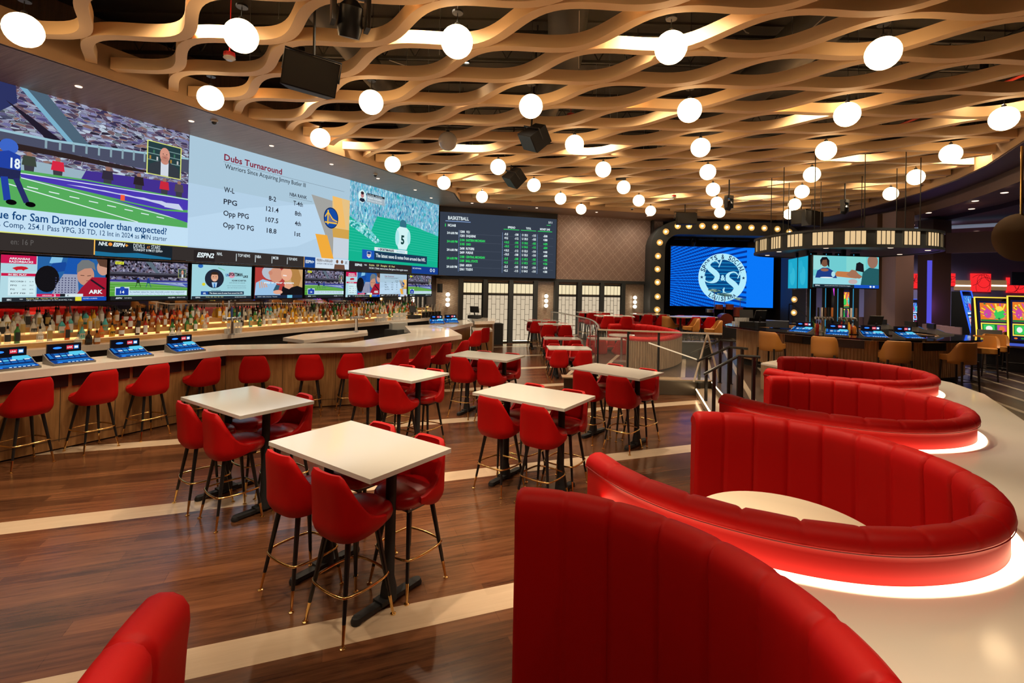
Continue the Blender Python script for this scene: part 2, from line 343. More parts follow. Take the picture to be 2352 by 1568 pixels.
for k in range(-34, 60):
    runs = []; cur = []
    for i in range(-260, 420):
        p = i*LAM/22; q = (k+.5)*DEL-AMP*cos(2*PI*p/LAM+k*PI)
        P = T0+DH*p+NH*q
        if inside(P.x, P.y):
            dq = AMP*2*PI/LAM*sin(2*PI*p/LAM+k*PI); tn = (DH+NH*dq).normalized(); cur.append((P, Vector((-tn.y, tn.x))))
        elif cur: runs.append(cur); cur = []
    for r in runs:
        if len(r) < 6: continue
        rows = [[(P.x+n.x*o, P.y+n.y*o, z) for o, z in ((-BW/2, BZ), (BW/2, BZ), (BW/2, BZ+BH), (-BW/2, BZ+BH))] for P, n in r]
        tag(B().grid(rows, closed=True).build('ceiling_baffle', BAFF, smooth=True, ang=50), 'wavy tan ceiling baffle strip of the open lattice over the room', 'ceiling baffle', 'wavy ceiling baffles'); bid += 1
rw = random.Random(5)
for i in range(46):
    x, y = rw.uniform(-6.5, 9), rw.uniform(3, 15)
    if inside(x, y): tag(B().tube([(x, y, BZ+BH-.01), (x+rw.uniform(-.05, .05), y, 7.5)], .004, 5).build('suspension_wire', STEEL), 'thin steel wire suspending the wavy ceiling baffles', 'wire', 'suspension wires')
for i in range(8):
    x, y = rw.uniform(-5, 7), rw.uniform(3.5, 8); a = rw.uniform(0, 3); p = [(x+cos(a)*k*.3, y+sin(a)*k*.3, 6.2-.25*sin(PI*k/6)) for k in range(7)]
    tag(B().tube(p, .008, 5).build('ceiling_cable', mat('pale_cable', (.35, .30, .25), .6)), 'loose pale cable drooping above the wavy ceiling', 'cable', 'drooping cables')
# fascia around the lattice and soffits
def band(pg, z0, z1, th, name, m, closed=True):
    b = B(); n = len(pg)
    for i in range(n if closed else n-1):
        a = Vector((*pg[i], 0)); c = Vector((*pg[(i+1) % n], 0)); d = (c-a); L = d.length; b.box((a+c)/2+Z*((z0+z1)/2), (L+th*.5, th, z1-z0), math.atan2(d.y, d.x))
    return struct(b.build(name, m))
band(LAT, 5.44, 5.95, .06, 'trim_4', mat('fascia_oak', (.42, .25, .12), .5))
LW = [tuple(WL(s, 0)[:2]) for s in (13, 30)]
SOL = [(-7.4, 5.7), (-2.02, 16.47), (-2.0, 18.08), (5.73, 19.96), (11.3, 20.9)]
SOO = [tuple(WL(12.5, 0)[:2]), tuple(WL(27.5, 0)[:2]), tuple(WL(30, 0)[:2]), tuple(WB(7.3, 0)[:2]), (11.6, 23.5)]
b = B()
for i in range(4): b.prism([SOL[i], SOL[i+1], SOO[i+1], SOO[i]], 5.44, 5.52)
struct(b.build('ceiling_soffit', OAKH))
struct(B().prism([(-8.5, 3.2), (-7.4, 5.7), SOO[0], (-14, -2), (-14, -6), (-1, -6), (-1, 1.2), (-6, 1.2)], 5.44, 5.52).prism([(-1, -6), (25, -6), (25, 2), (3.6, 2.6), (-1, 1.2)], 5.44, 5.52).build('ceiling_front', OAKH))
RI = [(11.3, 20.9), (12.75, 19.6), (12.7, 17), (12.35, 14.8), (11.8, 12.9), (11.2, 11.5), (10.1, 9.6), (8.7, 7.6), (7.2, 5.8), (5.6, 4.2), (3.6, 2.6)]
RO = [(13.3, 24), (13.95, 21), (13.9, 18), (13.6, 16), (13.1, 14.4), (12.5, 12.8), (11.6, 10.8), (10.2, 8.6), (8.6, 6.5), (6.8, 4.6), (4.6, 2.0)]
b = B()
for i in range(10): b.prism([RI[i], RI[i+1], RO[i+1], RO[i]], 5.42, 5.52)
struct(b.build('ceiling_soffit_right', mat('plum_soffit', (.085, .05, .06), .4)))
RO2 = [(15.6, 24), (16.2, 21), (16.1, 18), (15.6, 15.6), (14.9, 13.6), (14.0, 11.9), (12.9, 10.1), (11.4, 8.0), (9.6, 6.0), (7.6, 4.0), (5.4, 1.0)]
b = B()
for i in range(10): b.prism([RO[i], RO[i+1], RO2[i+1], RO2[i]], 5.3, 5.42, 0).add([(*RO[i], 5.05), (*RO[i+1], 5.05), (*RO[i+1], 5.5), (*RO[i], 5.5)], [(0, 1, 2, 3)])
struct(b.build('trim_5', mat('brown_beam', (.15, .085, .065), .5)))
struct(B().prism([(5.4, 1), *RO2[::-1][1:], (15.6, 24), (26, 24), (26, 1)], 5.15, 5.3).build('ceiling_right', mat('plum_ceiling', (.05, .032, .05), .6)))
# lower bulkhead with a lit cove in the hall at right
b = B(); A1, A2 = Vector((13.0, 21.5, 0)), Vector((21.5, 13.0, 0)); dd = (A2-A1); rz = math.atan2(dd.y, dd.x)
b.box((A1+A2)/2+Z*4.3, (dd.length+5, .25, .75), rz)
struct(b.build('trim_6', mat('taupe_bulkhead', (.17, .11, .10), .6)))
nn = Vector((dd.y, -dd.x, 0)).normalized()*(1 if dd.y > 0 else 1)
struct(B().box((A1+A2)/2+Z*4.95-nn*.5, (dd.length+5, .9, .04), rz).build('trim_7', mat('cove_white', (.45, .45, .5), .6, em=(.35, .45, .6), es=.28)))
# ================= big video wall =================
DK = E(8, 8, 10); BAR = E(52, 46, 44); WHs = E(225, 238, 242)
CR1 = crowd('crowd_streaks', [(70, 62, 110), (130, 128, 175), (40, 38, 66), (165, 175, 205), (105, 85, 110), (26, 24, 40), (200, 215, 232), (90, 78, 120), (150, 115, 105), (56, 50, 82)], 9, (1, 1, 2.6), (.0, .5, 0))
CR2 = crowd('crowd_small', [(60, 56, 84), (120, 118, 150), (34, 32, 50), (160, 160, 185), (100, 80, 96), (24, 24, 36)], 26)
CR3 = crowd('crowd_teal', [(50, 150, 190), (120, 205, 230), (20, 100, 150), (190, 235, 245), (110, 150, 190), (40, 170, 180), (150, 190, 215)], 22, (1, 1, .4), (.15, .3, 0))
def lerp(a, b, t): return a+(b-a)*t
def presenter(S, a, b, c, d, bald=True):
    S.rect(a, b, c, d, E(216, 224, 120)); w, h = c-a, d-b; m = .03*w
    a, b, c, d = a+m, b+m*1.6, c-m, d-m*1.6; w, h = c-a, d-b
    S.rect(a, b, c, d, E(38, 62, 66))
    for v in (.42, .62, .8): S.rect(a, b+h*v, c, b+h*(v+.025), E(120, 150, 150))
    for i in range(9): S.rect(a+w*(.04+i*.105), b+h*(.45+.2*(i % 2)), a+w*(.09+i*.105), b+h*(.56+.2*(i % 2)), [E(170, 130, 60), E(60, 110, 90), E(190, 190, 190)][i % 3])
    S.ell(a+w*.5, b+h*.66, w*.155, h*.24, E(210, 148, 128)); S.poly([(a, b), (a+w*.06, b+h*.3), (a+w*.36, b+h*.46), (a+w*.64, b+h*.46), (a+w*.94, b+h*.3), (c, b)], E(52, 58, 66))
    S.poly([(a+w*.38, b), (a+w*.38, b+h*.44), (a+w*.62, b+h*.44), (a+w*.62, b)], E(205, 212, 222)); S.ell(a+w*.5, b+h*.46, w*.12, h*.1, E(196, 134, 116))
    S.ell(a+w*.5, b+h*.56, w*.11, h*.1, E(186, 128, 110)); S.rect(a+w*.455, b+h*.565, a+w*.545, b+h*.585, E(150, 70, 70))
    for i in (-1, 1): S.ell(a+w*(.5+i*.055), b+h*.69, w*.016, h*.016, E(60, 50, 50))
def football(S):
    S.rect(0, .54, 1, 1, CR2); S.poly([(.42, 1), (.5, 1), (.62, .68), (.57, .68)], E(92, 108, 122)); S.rect(0, .66, 1, .71, E(72, 72, 84)); S.rect(0, .60, 1, .66, E(34, 30, 40)); S.rect(0, .5, 1, .6, CR2)
    S.rect(0, .46, 1, .52, E(60, 62, 140)); S.rect(0, .1, 1, .46, E(84, 158, 60)); S.rect(0, .45, 1, .462, E(190, 215, 190))
    S.poly([(.4, .45), (1, .45), (1, .33)], E(66, 84, 170))
    for i in range(4): S.poly([(.55+i*.1, .445), (.62+i*.1, .445), (.98, .38-.01*i), (.9, .385)], E(150, 165, 215))
    for v in (.2, .27, .34, .4): S.line(0, v+.02, 1, v-.03, .002, E(190, 220, 180))
    for x, c in ((.33, E(30, 34, 44)), (.46, E(34, 60, 130))):
        S.ell(x, .55, .012, .022, E(30, 60, 150)); S.poly([(x-.02, .44), (x-.018, .53), (x+.018, .53), (x+.022, .44)], c); S.line(x-.01, .45, x-.03, .33, .006, c); S.line(x+.012, .45, x+.035, .33, .006, c)
    S.rect(.05, .9, .15, .97, E(220, 226, 60)); S.text('GET UP', .06, .915, .14, .035, DK, .02); presenter(S, .86, .6, .97, .84)
    S.rect(.2, .115, .985, .25, E(200, 226, 238)); S.text('Is market value for Sam Darnold cooler than expected?', .23, .19, .95, .036, E(30, 70, 130), .01); S.text('14-3 record, 66.2% Comp, 254.1 Pass YPG, 35 TD, 12 Int in 2024 as MIN starter', .23, .135, .95, .026, E(50, 90, 150))
    S.rect(.05, .115, .22, .33, E(205, 225, 235)); S.rect(.06, .125, .21, .3, E(28, 62, 160)); S.ell(.135, .29, .03, .05, E(36, 72, 180)); S.text('14', .11, .17, .16, .07, WHs, .02)
    S.rect(0, 0, 1, .1, E(34, 38, 44)); S.text('ESPN', .06, .035, .13, .035, WHs, .03, .2); S.text('TOP NEWS |', .16, .04, .25, .025, WHs); S.text('NHL ESPN+', .72, .04, .82, .03, WHs, .02); S.text('DEVILS AT STARS', .84, .045, .96, .025, WHs)
def arkansas(S):
    S.rect(0, 0, 1, 1, E(176, 214, 224)); S.rect(0, .82, .31, 1, E(200, 24, 80))
    S.text('ARKANSAS', .07, .905, .25, .045, WHs, .03); S.text('RAZORBACKS', .07, .84, .28, .045, WHs, .03)
    for i in range(5):
        for j in range(4): S.line(.0+j*.08, .66+i*.03, .04+j*.08, .69+i*.03, .003, E(150, 190, 204)); S.line(.04+j*.08, .69+i*.03, .08+j*.08, .66+i*.03, .003, E(150, 190, 204))
    S.poly([(.09, .72), (.13, .755), (.17, .765), (.21, .755), (.235, .725), (.22, .705), (.2, .69), (.19, .665), (.175, .69), (.14, .685), (.13, .66), (.115, .69)], E(196, 30, 44))
    S.rect(0, .55, .31, .61, E(200, 24, 70)); S.text('IN SEC PLAY', .06, .562, .22, .035, WHs, .03)
    S.rect(.06, .13, .3, .52, E(206, 232, 238))
    for i, (a, c, d) in enumerate((('RECORD', '0-5', '6-4'), ('PPG', '69.0', '74.7'), ('FG', '38%', '45%'), ('3-PT FG', '25%', '34%'))):
        v = .42-i*.085; S.text(a, .08, v, .08+.018*len(a), .03, E(50, 64, 80), .02); S.text(c, .18, v, .215, .03, E(70, 84, 100)); S.text(d, .245, v, .28, .03, E(70, 84, 100))
    S.rect(.31, .1, 1, 1, E(38, 96, 160)); S.poly([(.42, .86), (.44, 1), (.55, 1), (.53, .84)], E(130, 190, 225)); S.poly([(.4, .62), (.6, .7), (.58, .9), (.45, .86)], E(24, 70, 150)); S.poly([(.56, .6), (.6, 1), (.85, 1), (.8, .6)], E(26, 84, 170))
    S.ell(.405, .5, .115, .3, E(20, 18, 22)); S.poly([(.44, .1), (.5, .4), (.56, .62), (.7, .62), (.72, .1)], E(150, 156, 180))
    for i in range(7):
        for j in range(8): S.rect(.48+i*.03, .13+j*.055, .493+i*.03, .155+j*.055, E(60, 62, 100))
    S.ell(.775, .6, .09, .24, E(196, 140, 116)); S.poly([(.68, .65), (.685, .85), (.73, .96), (.8, .97), (.86, .9), (.88, .72), (.84, .78), (.76, .76)], E(112, 116, 118)); S.line(.72, .6, .76, .595, .008, E(90, 60, 50)); S.line(.79, .59, .83, .6, .008, E(90, 60, 50)); S.line(.78, .47, .82, .48, .006, E(130, 60, 56))
    S.poly([(.67, .1), (.73, .3), (.84, .56), (1, .56), (1, .1)], E(158, 24, 48)); S.ell(.96, .8, .07, .19, E(200, 152, 130)); S.poly([(.88, 1), (.92, .84), (1, .8), (1, 1)], E(90, 62, 48)); S.line(.83, .5, .98, .28, .02, E(28, 24, 34)); S.text('ARK', .81, .17, .96, .09, WHs, .04)
    S.rect(.3, .1, .52, .165, E(205, 24, 80)); S.text('2', .46, .11, .48, .045, WHs, .03); S.rect(.52, .1, .57, .165, E(30, 34, 40)); S.rect(.57, .1, .75, .165, E(210, 224, 230)); S.text('6', .59, .11, .605, .04, E(30, 40, 60), .02); S.text('ARKANSAS', .35, .115, .44, .03, WHs)
    S.rect(0, 0, 1, .09, E(36, 42, 50)); S.text('SEC', .04, .025, .08, .035, WHs, .03); S.text('NBA', .15, .04, .18, .025, WHs); S.text('Rockets 128   Thunder 137  Final', .21, .05, .5, .025, E(225, 220, 120)); S.text('OKC - Gilgeous-Alexander: 51 Pts (18-30 FG), 7 Ast', .21, .015, .64, .025, WHs)
    S.rect(.67, 0, .735, .095, E(220, 214, 60)); S.rect(.735, 0, 1, .095, E(20, 74, 180)); S.text('OLE MISS vs ALABAMA', .75, .04, .9, .03, WHs)
def unsports(S):
    S.rect(0, 0, 1, 1, E(158, 208, 218)); S.ell(.13, .96, .04, .06, E(40, 100, 180)); S.line(.41, .93, .52, .86, .007, E(70, 180, 90)); S.ell(.185, .43, .027, .045, E(214, 206, 50))
    S.ell(.355, .6, .155, .28, E(34, 40, 54), 30); S.poly([(.24, .42), (.28, .47), (.43, .47), (.47, .42), (.43, .35), (.355, .325), (.28, .35)], E(24, 36, 62)); S.poly([(.31, .49), (.4, .49), (.385, .34), (.33, .34)], E(170, 205, 235)); S.poly([(.345, .46), (.365, .46), (.37, .34), (.345, .34)], E(40, 110, 180))
    S.ell(.355, .64, .058, .125, E(214, 158, 128)); S.poly([(.295, .66), (.29, .75), (.32, .8), (.39, .8), (.42, .75), (.415, .66), (.4, .72), (.31, .72)], E(54, 38, 30)); S.line(.33, .56, .38, .56, .008, E(240, 225, 220))
    for i in (-1, 1): S.ell(.355+i*.022, .655, .007, .012, E(50, 40, 40))
    S.ell(.64, .72, .055, .09, E(220, 150, 170)); S.text('UN', .535, .68, .59, .08, E(24, 70, 150), .04); S.text('SPORTSMAN', .59, .695, .83, .1, E(20, 24, 30), .04); S.text('LIKE', .84, .655, .93, .07, E(20, 24, 30), .04)
    S.text('ADAM SCHEFTER', .64, .535, .9, .045, E(40, 50, 60), .03); S.text('ESPN SENIOR NFL INSIDER', .6, .47, .88, .03, E(80, 100, 110)); S.text('HOST OF "THE ADAM SCHEFTER PODCAST"', .56, .38, .9, .028, E(90, 116, 130)); S.text('NEW YORK TIMES BEST-SELLING AUTHOR', .57, .32, .9, .028, E(90, 116, 130))
    S.rect(.14, .12, .86, .225, E(32, 52, 76)); S.rect(.14, .12, .255, .225, E(26, 70, 150)); S.text('NFL', .175, .14, .22, .05, WHs, .03); S.text('The latest news & notes from around the NFL', .275, .15, .84, .045, WHs, .02); S.text('UNSPORTSMANLIKE', .3, .235, .46, .02, E(20, 50, 90), .03)
    S.rect(0, 0, 1, .085, E(38, 46, 56)); S.text('ESPN2', .06, .03, .13, .035, WHs, .02); S.text('Knicks  129   Heat  125   Final', .22, .045, .5, .025, E(225, 225, 150)); S.text('NHL ESPN+ DEVILS AT STARS', .7, .035, .9, .025, WHs)
def couple(S):
    S.rect(0, 0, 1, 1, E(176, 62, 58)); S.rect(.6, .1, 1, 1, E(200, 160, 110)); S.poly([(0, .1), (.02, .5), (.15, .62), (.42, .5), (.52, .1)], E(150, 190, 225)); S.ell(.33, .86, .2, .26, E(178, 186, 200)); S.ell(.42, .78, .14, .26, E(206, 146, 120)); S.ell(.3, .84, .04, .07, E(200, 132, 108))
    S.poly([(.72, 1), (.9, 1), (.97, .7), (.9, .3), (.8, .32), (.74, .62)], E(176, 128, 70)); S.ell(.64, .82, .12, .24, E(226, 166, 134)); S.poly([(.52, .1), (.56, .4), (.7, .34), (.88, .42), (1, .36), (1, .1)], E(22, 20, 24)); S.poly([(.6, .5), (.72, .55), (.8, .42), (.7, .3), (.6, .36)], E(220, 160, 130)); S.line(.56, .77, .64, .76, .02, E(240, 225, 220))
    for i in range(4): S.line(.08+i*.04, .56-i*.02, .1+i*.045, .33+i*.01, .02, E(214, 160, 134))
    S.poly([(.36, .25), (.42, .45), (.5, .42), (.46, .22)], E(50, 84, 104)); S.ell(.46, .2, .1, .07, E(222, 164, 138)); S.text('stay in your system', .17, .49, .8, .065, WHs, .03)
    S.rect(0, 0, 1, .1, E(24, 40, 66)); S.text('NEWS  NBA | Rockets  Thunder', .05, .035, .45, .03, WHs); S.rect(.66, 0, .77, .1, E(110, 190, 220))
def dubs(S):
    S.rect(0, 0, 1, 1, E(176, 204, 226)); S.rect(0, .62, 1, 1, E(168, 196, 214)); S.poly([(0, .34), (.3, .5), (.62, .62), (.95, .72), (.87, .4), (.6, .2), (.3, .12), (0, .12)], E(184, 212, 234))
    S.poly([(.695, .745), (.947, .715), (.97, .12), (.872, .12)], E(160, 160, 156)); S.poly([(.855, .779), (1, .77), (1, .42), (.86, .42)], E(226, 190, 130)); S.poly([(.86, .44), (1, .44), (1, .3), (.87, .3)], E(206, 160, 76)); S.poly([(.87, .34), (1, .34), (1, .12), (.87, .12)], E(196, 206, 218))
    S.poly([(.73, .351), (.82, .352), (.877, .107), (.782, .107)], E(236, 168, 60)); S.poly([(.855, .779), (.93, .77), (.97, .45), (.9, .45)], E(238, 186, 104))
    S.ell(.848, .54, .058, .112, E(22, 36, 70), 40); S.ell(.848, .54, .053, .103, E(22, 74, 160), 40)
    y = E(240, 190, 60); S.rect(.818, .47, .828, .62, y); S.rect(.8, .482, .895, .496, y); S.line(.8, .545, .823, .6, .006, y); S.line(.823, .6, .86, .53, .006, y); S.line(.86, .53, .897, .51, .006, y)
    for i in range(6): S.line(.835+i*.01, .49, .835+i*.01, .575-i*.012, .002, y)
    S.text('Dubs Turnaround', .163, .868, .49, .055, E(128, 26, 50), .02); S.rect(.16, .852, .95, .854, E(60, 66, 72)); S.text('Warriors Since Acquiring Jimmy Butler III', .168, .80, .65, .042, E(30, 34, 44), .006); S.rect(.54, .668, .7, .670, E(80, 86, 90))
    D = E(36, 40, 54)
    for t, u0, u1, v in (('W-L', .166, .22, .6), ('PPG', .166, .235, .498), ('Opp PPG', .166, .3, .4), ('Opp TO PG', .166, .33, .3), ('8-2', .412, .457, .6), ('121.4', .398, .474, .5), ('107.5', .397, .474, .4), ('18.8', .405, .464, .3), ('NBA RANK', .542, .66, .683), ('T-4th', .568, .633, .6), ('8th', .579, .623, .503), ('4th', .581, .622, .405), ('1st', .581, .621, .302)):
        S.text(t, u0, v, u1, .045 if t != 'NBA RANK' else .034, D, .016)
    S.rect(0, 0, 1, .107, BAR); S.rect(.03, 0, .13, .09, E(40, 34, 34)); S.text('ESPN2', .045, .035, .123, .038, WHs, .035, .15)
    for t, u0, u1 in (('NHL', .139, .166), ('TOP NEWS', .246, .312), ('NBA', .348, .375), ('MCBB', .447, .48), ('TOP NEWS', .545, .602)): S.text(t, u0, .06, u1, .026, WHs, .01)
    for u in (.236, .34, .438, .535): S.rect(u, .02, u+.003, .085, WHs)
    S.rect(.648, 0, .652, .107, E(240, 180, 90)); S.rect(.652, 0, .73, .107, E(24, 66, 140)); S.text('ESPN+', .66, .045, .722, .03, WHs, .03); S.rect(.73, 0, 1, .107, E(208, 222, 236)); S.text('PEREIRA vs ANKALAEV', .74, .068, .865, .028, E(90, 66, 50), .02); S.text('SATURDAY 10 PM ET BUY NOW', .742, .04, .865, .016, E(50, 60, 90), .01)
    for u in (.9, .94): S.ell(u, .08, .01, .02, E(120, 84, 66)); S.poly([(u-.025, 0), (u-.02, .05), (u+.02, .05), (u+.025, 0)], E(110, 76, 60))
    S.text('UFC', .965, .06, .985, .03, E(60, 60, 70), .03)
def big_football(S):
    S.rect(0, .55, 1, 1, CR1); S.poly([(.3, .58), (.34, .76), (.42, .9), (.415, 1), (.3, 1)], E(44, 50, 96)); S.poly([(.424, 1), (.5, 1), (.64, .72), (.575, .71)], E(76, 98, 116)); S.poly([(.424, 1), (.445, 1), (.592, .71), (.572, .71)], E(120, 172, 198)); S.poly([(.39, .9), (.46, .83), (.56, .71), (.5, .72)], E(34, 28, 44))
    S.poly([(.3, .72), (.52, .725), (.66, .75), (1, .815), (1, .80), (.66, .735), (.52, .71), (.3, .705)], E(150, 190, 205)); S.poly([(.3, .705), (.52, .71), (.66, .735), (1, .80), (1, .7), (.8, .655), (.57, .655), (.42, .645), (.3, .65)], E(74, 78, 100))
    for i in range(12): S.line(.5+i*.04, .71+i*.008, .5+i*.04, .66+i*.006, .006, E(134, 160, 172))
    S.poly([(.3, .65), (.57, .655), (1, .64), (1, .6), (.5, .58), (.3, .58)], E(46, 34, 34)); S.poly([(.3, .55), (.3, .6), (.5, .62), (.75, .62), (1, .66), (1, .55)], CR1)
    S.poly([(.3, .565), (.52, .565), (.62, .56), (.62, .48), (.3, .48)], E(150, 176, 190)); S.poly([(.6, .48), (.62, .566), (1, .605), (1, .47)], E(66, 48, 140))
    for u, c in ((.535, E(210, 40, 66)), (.90, E(196, 40, 60)), (.455, E(60, 70, 60)), (.69, E(50, 44, 60)), (.80, E(44, 34, 40)), (.96, E(80, 70, 80))): S.ell(u, .6, .008, .016, E(150, 110, 96)); S.poly([(u-.02, .53), (u-.016, .59), (u+.016, .59), (u+.02, .53)], c); S.poly([(u-.012, .48), (u-.014, .53), (u+.014, .53), (u+.012, .48)], E(60, 60, 70))
    S.poly([(.3, .49), (.62, .505), (1, .49), (1, .25), (.3, .25)], E(84, 168, 90)); S.poly([(.431, .473), (.618, .497), (1, .477), (1, .40), (.9, .38), (.781, .397), (.6, .43), (.434, .452)], E(74, 56, 176)); S.line(.431, .476, 1, .485, .003, E(214, 226, 240)); S.line(.434, .449, 1, .31, .003, E(214, 230, 236))
    for i in range(6): S.poly([(.56+i*.07, .452-i*.004), (.61+i*.07, .456-i*.004), (.98, .42-i*.006), (.9, .428-i*.006)], E(196, 204, 232))
    S.poly([(.7, .4), (.9, .37), (1, .38), (1, .30), (.9, .34)], E(74, 56, 176)); S.rect(.735, .40, .75, .44, E(240, 90, 60))
    for i in range(8): S.line(.45+i*.06, .40-i*.012, .48+i*.06, .395-i*.012, .003, WHs)
    S.line(.4, .4, .8, .26, .003, WHs)
    bl = E(34, 64, 160); S.ell(.40, .625, .024, .045, E(60, 100, 196)); S.poly([(.36, .49), (.37, .58), (.4, .6), (.43, .58), (.432, .49)], bl); S.text('18', .405, .5, .43, .06, WHs, .03); S.poly([(.37, .43), (.37, .49), (.432, .49), (.43, .43)], E(36, 40, 80)); S.line(.39, .44, .40, .3, .016, bl); S.line(.42, .44, .45, .3, .014, E(40, 44, 100)); S.ell(.41, .292, .014, .016, DK); S.ell(.46, .292, .014, .016, DK)
    presenter(S, .825, .625, .964, .874)
    S.rect(0, .11, 1, .258, E(192, 220, 240)); S.rect(0, .106, 1, .113, E(220, 226, 120)); S.text('Is market value for Sam Darnold cooler than expected?', .215, .19, .91, .05, E(22, 70, 124), .016); S.text('14-3 record, 66.2% Comp, 254.1 Pass YPG, 35 TD, 12 Int in 2024 as MIN starter', 0.225, .14, .912, .036, E(24, 66, 110), .004)
    S.rect(0, 0, 1, .106, BAR); S.rect(.652, 0, .935, .1, E(26, 34, 42)); S.poly([(.652, 0), (.652, .03), (.72, .025), (.8, .035), (.93, .012), (.93, 0)], E(30, 110, 150)); S.rect(.648, .005, .652, .106, E(240, 180, 80))
    S.text('NHL', .663, .072, .694, .026, WHs, .03, .1); S.ell(.702, .084, .007, .012, E(240, 150, 60)); S.text('ESPN', .711, .072, .75, .026, WHs, .04, .15); S.text('+', .753, .072, .764, .024, E(240, 160, 60), .05); S.text('DEVILS', .783, .072, .825, .03, WHs); S.text('AT', .833, .072, .845, .02, E(240, 150, 60)); S.text('STARS', .85, .072, .885, .03, WHs); S.text('TONIGHT 8 PM ET ESPN+', .783, .05, .895, .018, WHs, .01); S.text('en: 16 P', .41, .04, .47, .035, E(96, 92, 90))
def big_return(S):
    S.rect(0, 0, 1, 1, E(20, 176, 140)); S.poly([(0, .6), (.2, .46), (.26, .66), (.5, .66), (1, .55), (1, 1), (0, 1)], CR3); S.poly([(0, .56), (.14, .55), (.3, .36), (.25, .33), (.05, .47), (0, .5)], crowd('crowd_sideline', [(150, 225, 235), (60, 190, 190), (200, 240, 245), (30, 150, 150)], 16))
    for i in range(14): v = .2+i*.032; S.line(0, v+.02, 1, v-.01, .0014, E(70, 205, 180))
    wd = E(206, 238, 240); S.ell(.54, .62, .04, .06, E(50, 110, 130)); S.poly([(.47, .55), (.5, .585), (.58, .585), (.615, .55), (.61, .38), (.586, .3), (.49, .3), (.46, .4)], wd); S.ell(.475, .44, .022, .1, E(170, 226, 230)); S.ell(.61, .46, .02, .09, E(170, 226, 230)); S.text('5', .517, .37, .557, .11, E(16, 60, 60), .04); S.poly([(.49, .3), (.58, .3), (.56, .22), (.54, .22), (.53, .28), (.52, .2), (.5, .2)], E(120, 190, 200))
    S.rect(.12, .135, .846, .242, E(28, 56, 84)); S.rect(.12, .135, .236, .245, E(30, 84, 180)); S.poly([(.165, .225), (.205, .225), (.205, .17), (.185, .15), (.165, .17)], WHs); S.rect(.168, .195, .202, .222, E(24, 50, 120)); S.text('NFL', .168, .17, .202, .022, E(200, 30, 50), .03)
    S.rect(.236, .245, .595, .288, E(220, 232, 236)); S.text('UN', .27, .255, .29, .022, E(30, 90, 180), .04); S.text('SPORTSMANLIKE', .292, .253, .44, .028, E(20, 24, 40), .04); S.text('PROGRESSIVE', .47, .256, .565, .02, E(110, 190, 210), .02)
    S.text('The latest news & notes from around the NFL', .25, .17, .824, .045, WHs, .02)
    S.ell(.107, .85, .037, .073, E(214, 240, 240)); S.poly([(.08, .8), (.09, .83), (.125, .83), (.135, .8), (.107, .785)], E(30, 40, 60)); S.ell(.107, .865, .015, .032, E(190, 130, 130)); S.ell(.107, .89, .015, .018, E(50, 34, 40)); S.rect(.148, .88, .326, .905, E(30, 40, 50)); S.text('Live with', .155, .885, .3, .016, WHs); S.rect(.148, .80, .326, .88, E(160, 176, 186)); S.text('Adam Schefter', .155, .845, .3, .022, WHs, .02); S.text('ESPN Senior NFL Insider', .155, .815, .3, .018, WHs)
    S.rect(0, 0, 1, .1, E(44, 38, 42)); S.rect(.65, 0, 1, .098, E(24, 60, 140)); S.text('ESPN2', .055, .05, .12, .025, WHs, .04); S.text('NBA', .14, .058, .165, .018, WHs); S.text('Knicks   129   Shanghai   65  Final', .187, .06, .45, .022, E(225, 225, 150), .01); S.text('NCAA 1 Duke: next at noon, final game of the regular season', .187, .025, .6, .022, WHs, .01); S.text('SEC NETWORK', .66, .06, .77, .018, WHs, .01); S.ell(.9, .055, .014, .024, WHs); S.ell(.94, .055, .014, .024, WHs); S.ell(.9, .055, .008, .015, E(24, 60, 140)); S.ell(.94, .055, .008, .015, E(24, 60, 140))
scr = [(15.6, big_football, 'giant video wall panel at left showing a football game with purple end zone'), (20.34, dubs, 'giant video wall panel in the middle showing a basketball statistics table'), (25.07, big_return, 'giant video wall panel at right showing a green football kick return')]
for s0, fn, lb in scr:
    t = thing('video_wall_screen', lb, 'screen', WL(s0+2.37, 2.72, .1), LRZ, 'giant video wall screens')
    O = Vector((-2.365, -.08, 0)); S = Scr(O, (1, 0, 0), (0, 0, 1), 4.73, 2.72); fn(S)
    d = S.build('display', t); B().box((0, -.038, 1.36), (4.735, .08, 2.735)).build('housing', BLKM, t)
tvc = [(15.93, couple, 'a news ticker and two faces, leftmost'), (17.44, arkansas, 'a red basketball table and huddled coach, largest in the frame at left'), (18.95, football, 'a football game, second in view from the left'), (20.46, unsports, 'a light blue guest card with a round portrait'), (21.975, couple, 'a close-up of an embracing couple'), (23.48, football, 'a football game, below the right edge of the statistics screen'), (24.99, arkansas, 'a red basketball table, below the green football screen'), (26.49, dubs, 'a basketball statistics table, second last on the right'), (27.99, football, 'a football game, last on the right')]
for s0, fn, lb in tvc[1:]:
    t = thing('television', 'wall television showing '+lb, 'television', WL(s0+.73, 1.86, .12), LRZ, 'televisions in a row over the back bar')
    S = Scr((-.71, -.05, .03), (1, 0, 0), (0, 0, 1), 1.42, .765); fn(S); S.build('display', t)
    B().rbox((0, -.022, .41), (1.46, .05, .82), .01).build('bezel', BLK, t); B().box((0, .06, .4), (.5, .12, .4)).build('wall_mount', BLKM, t)
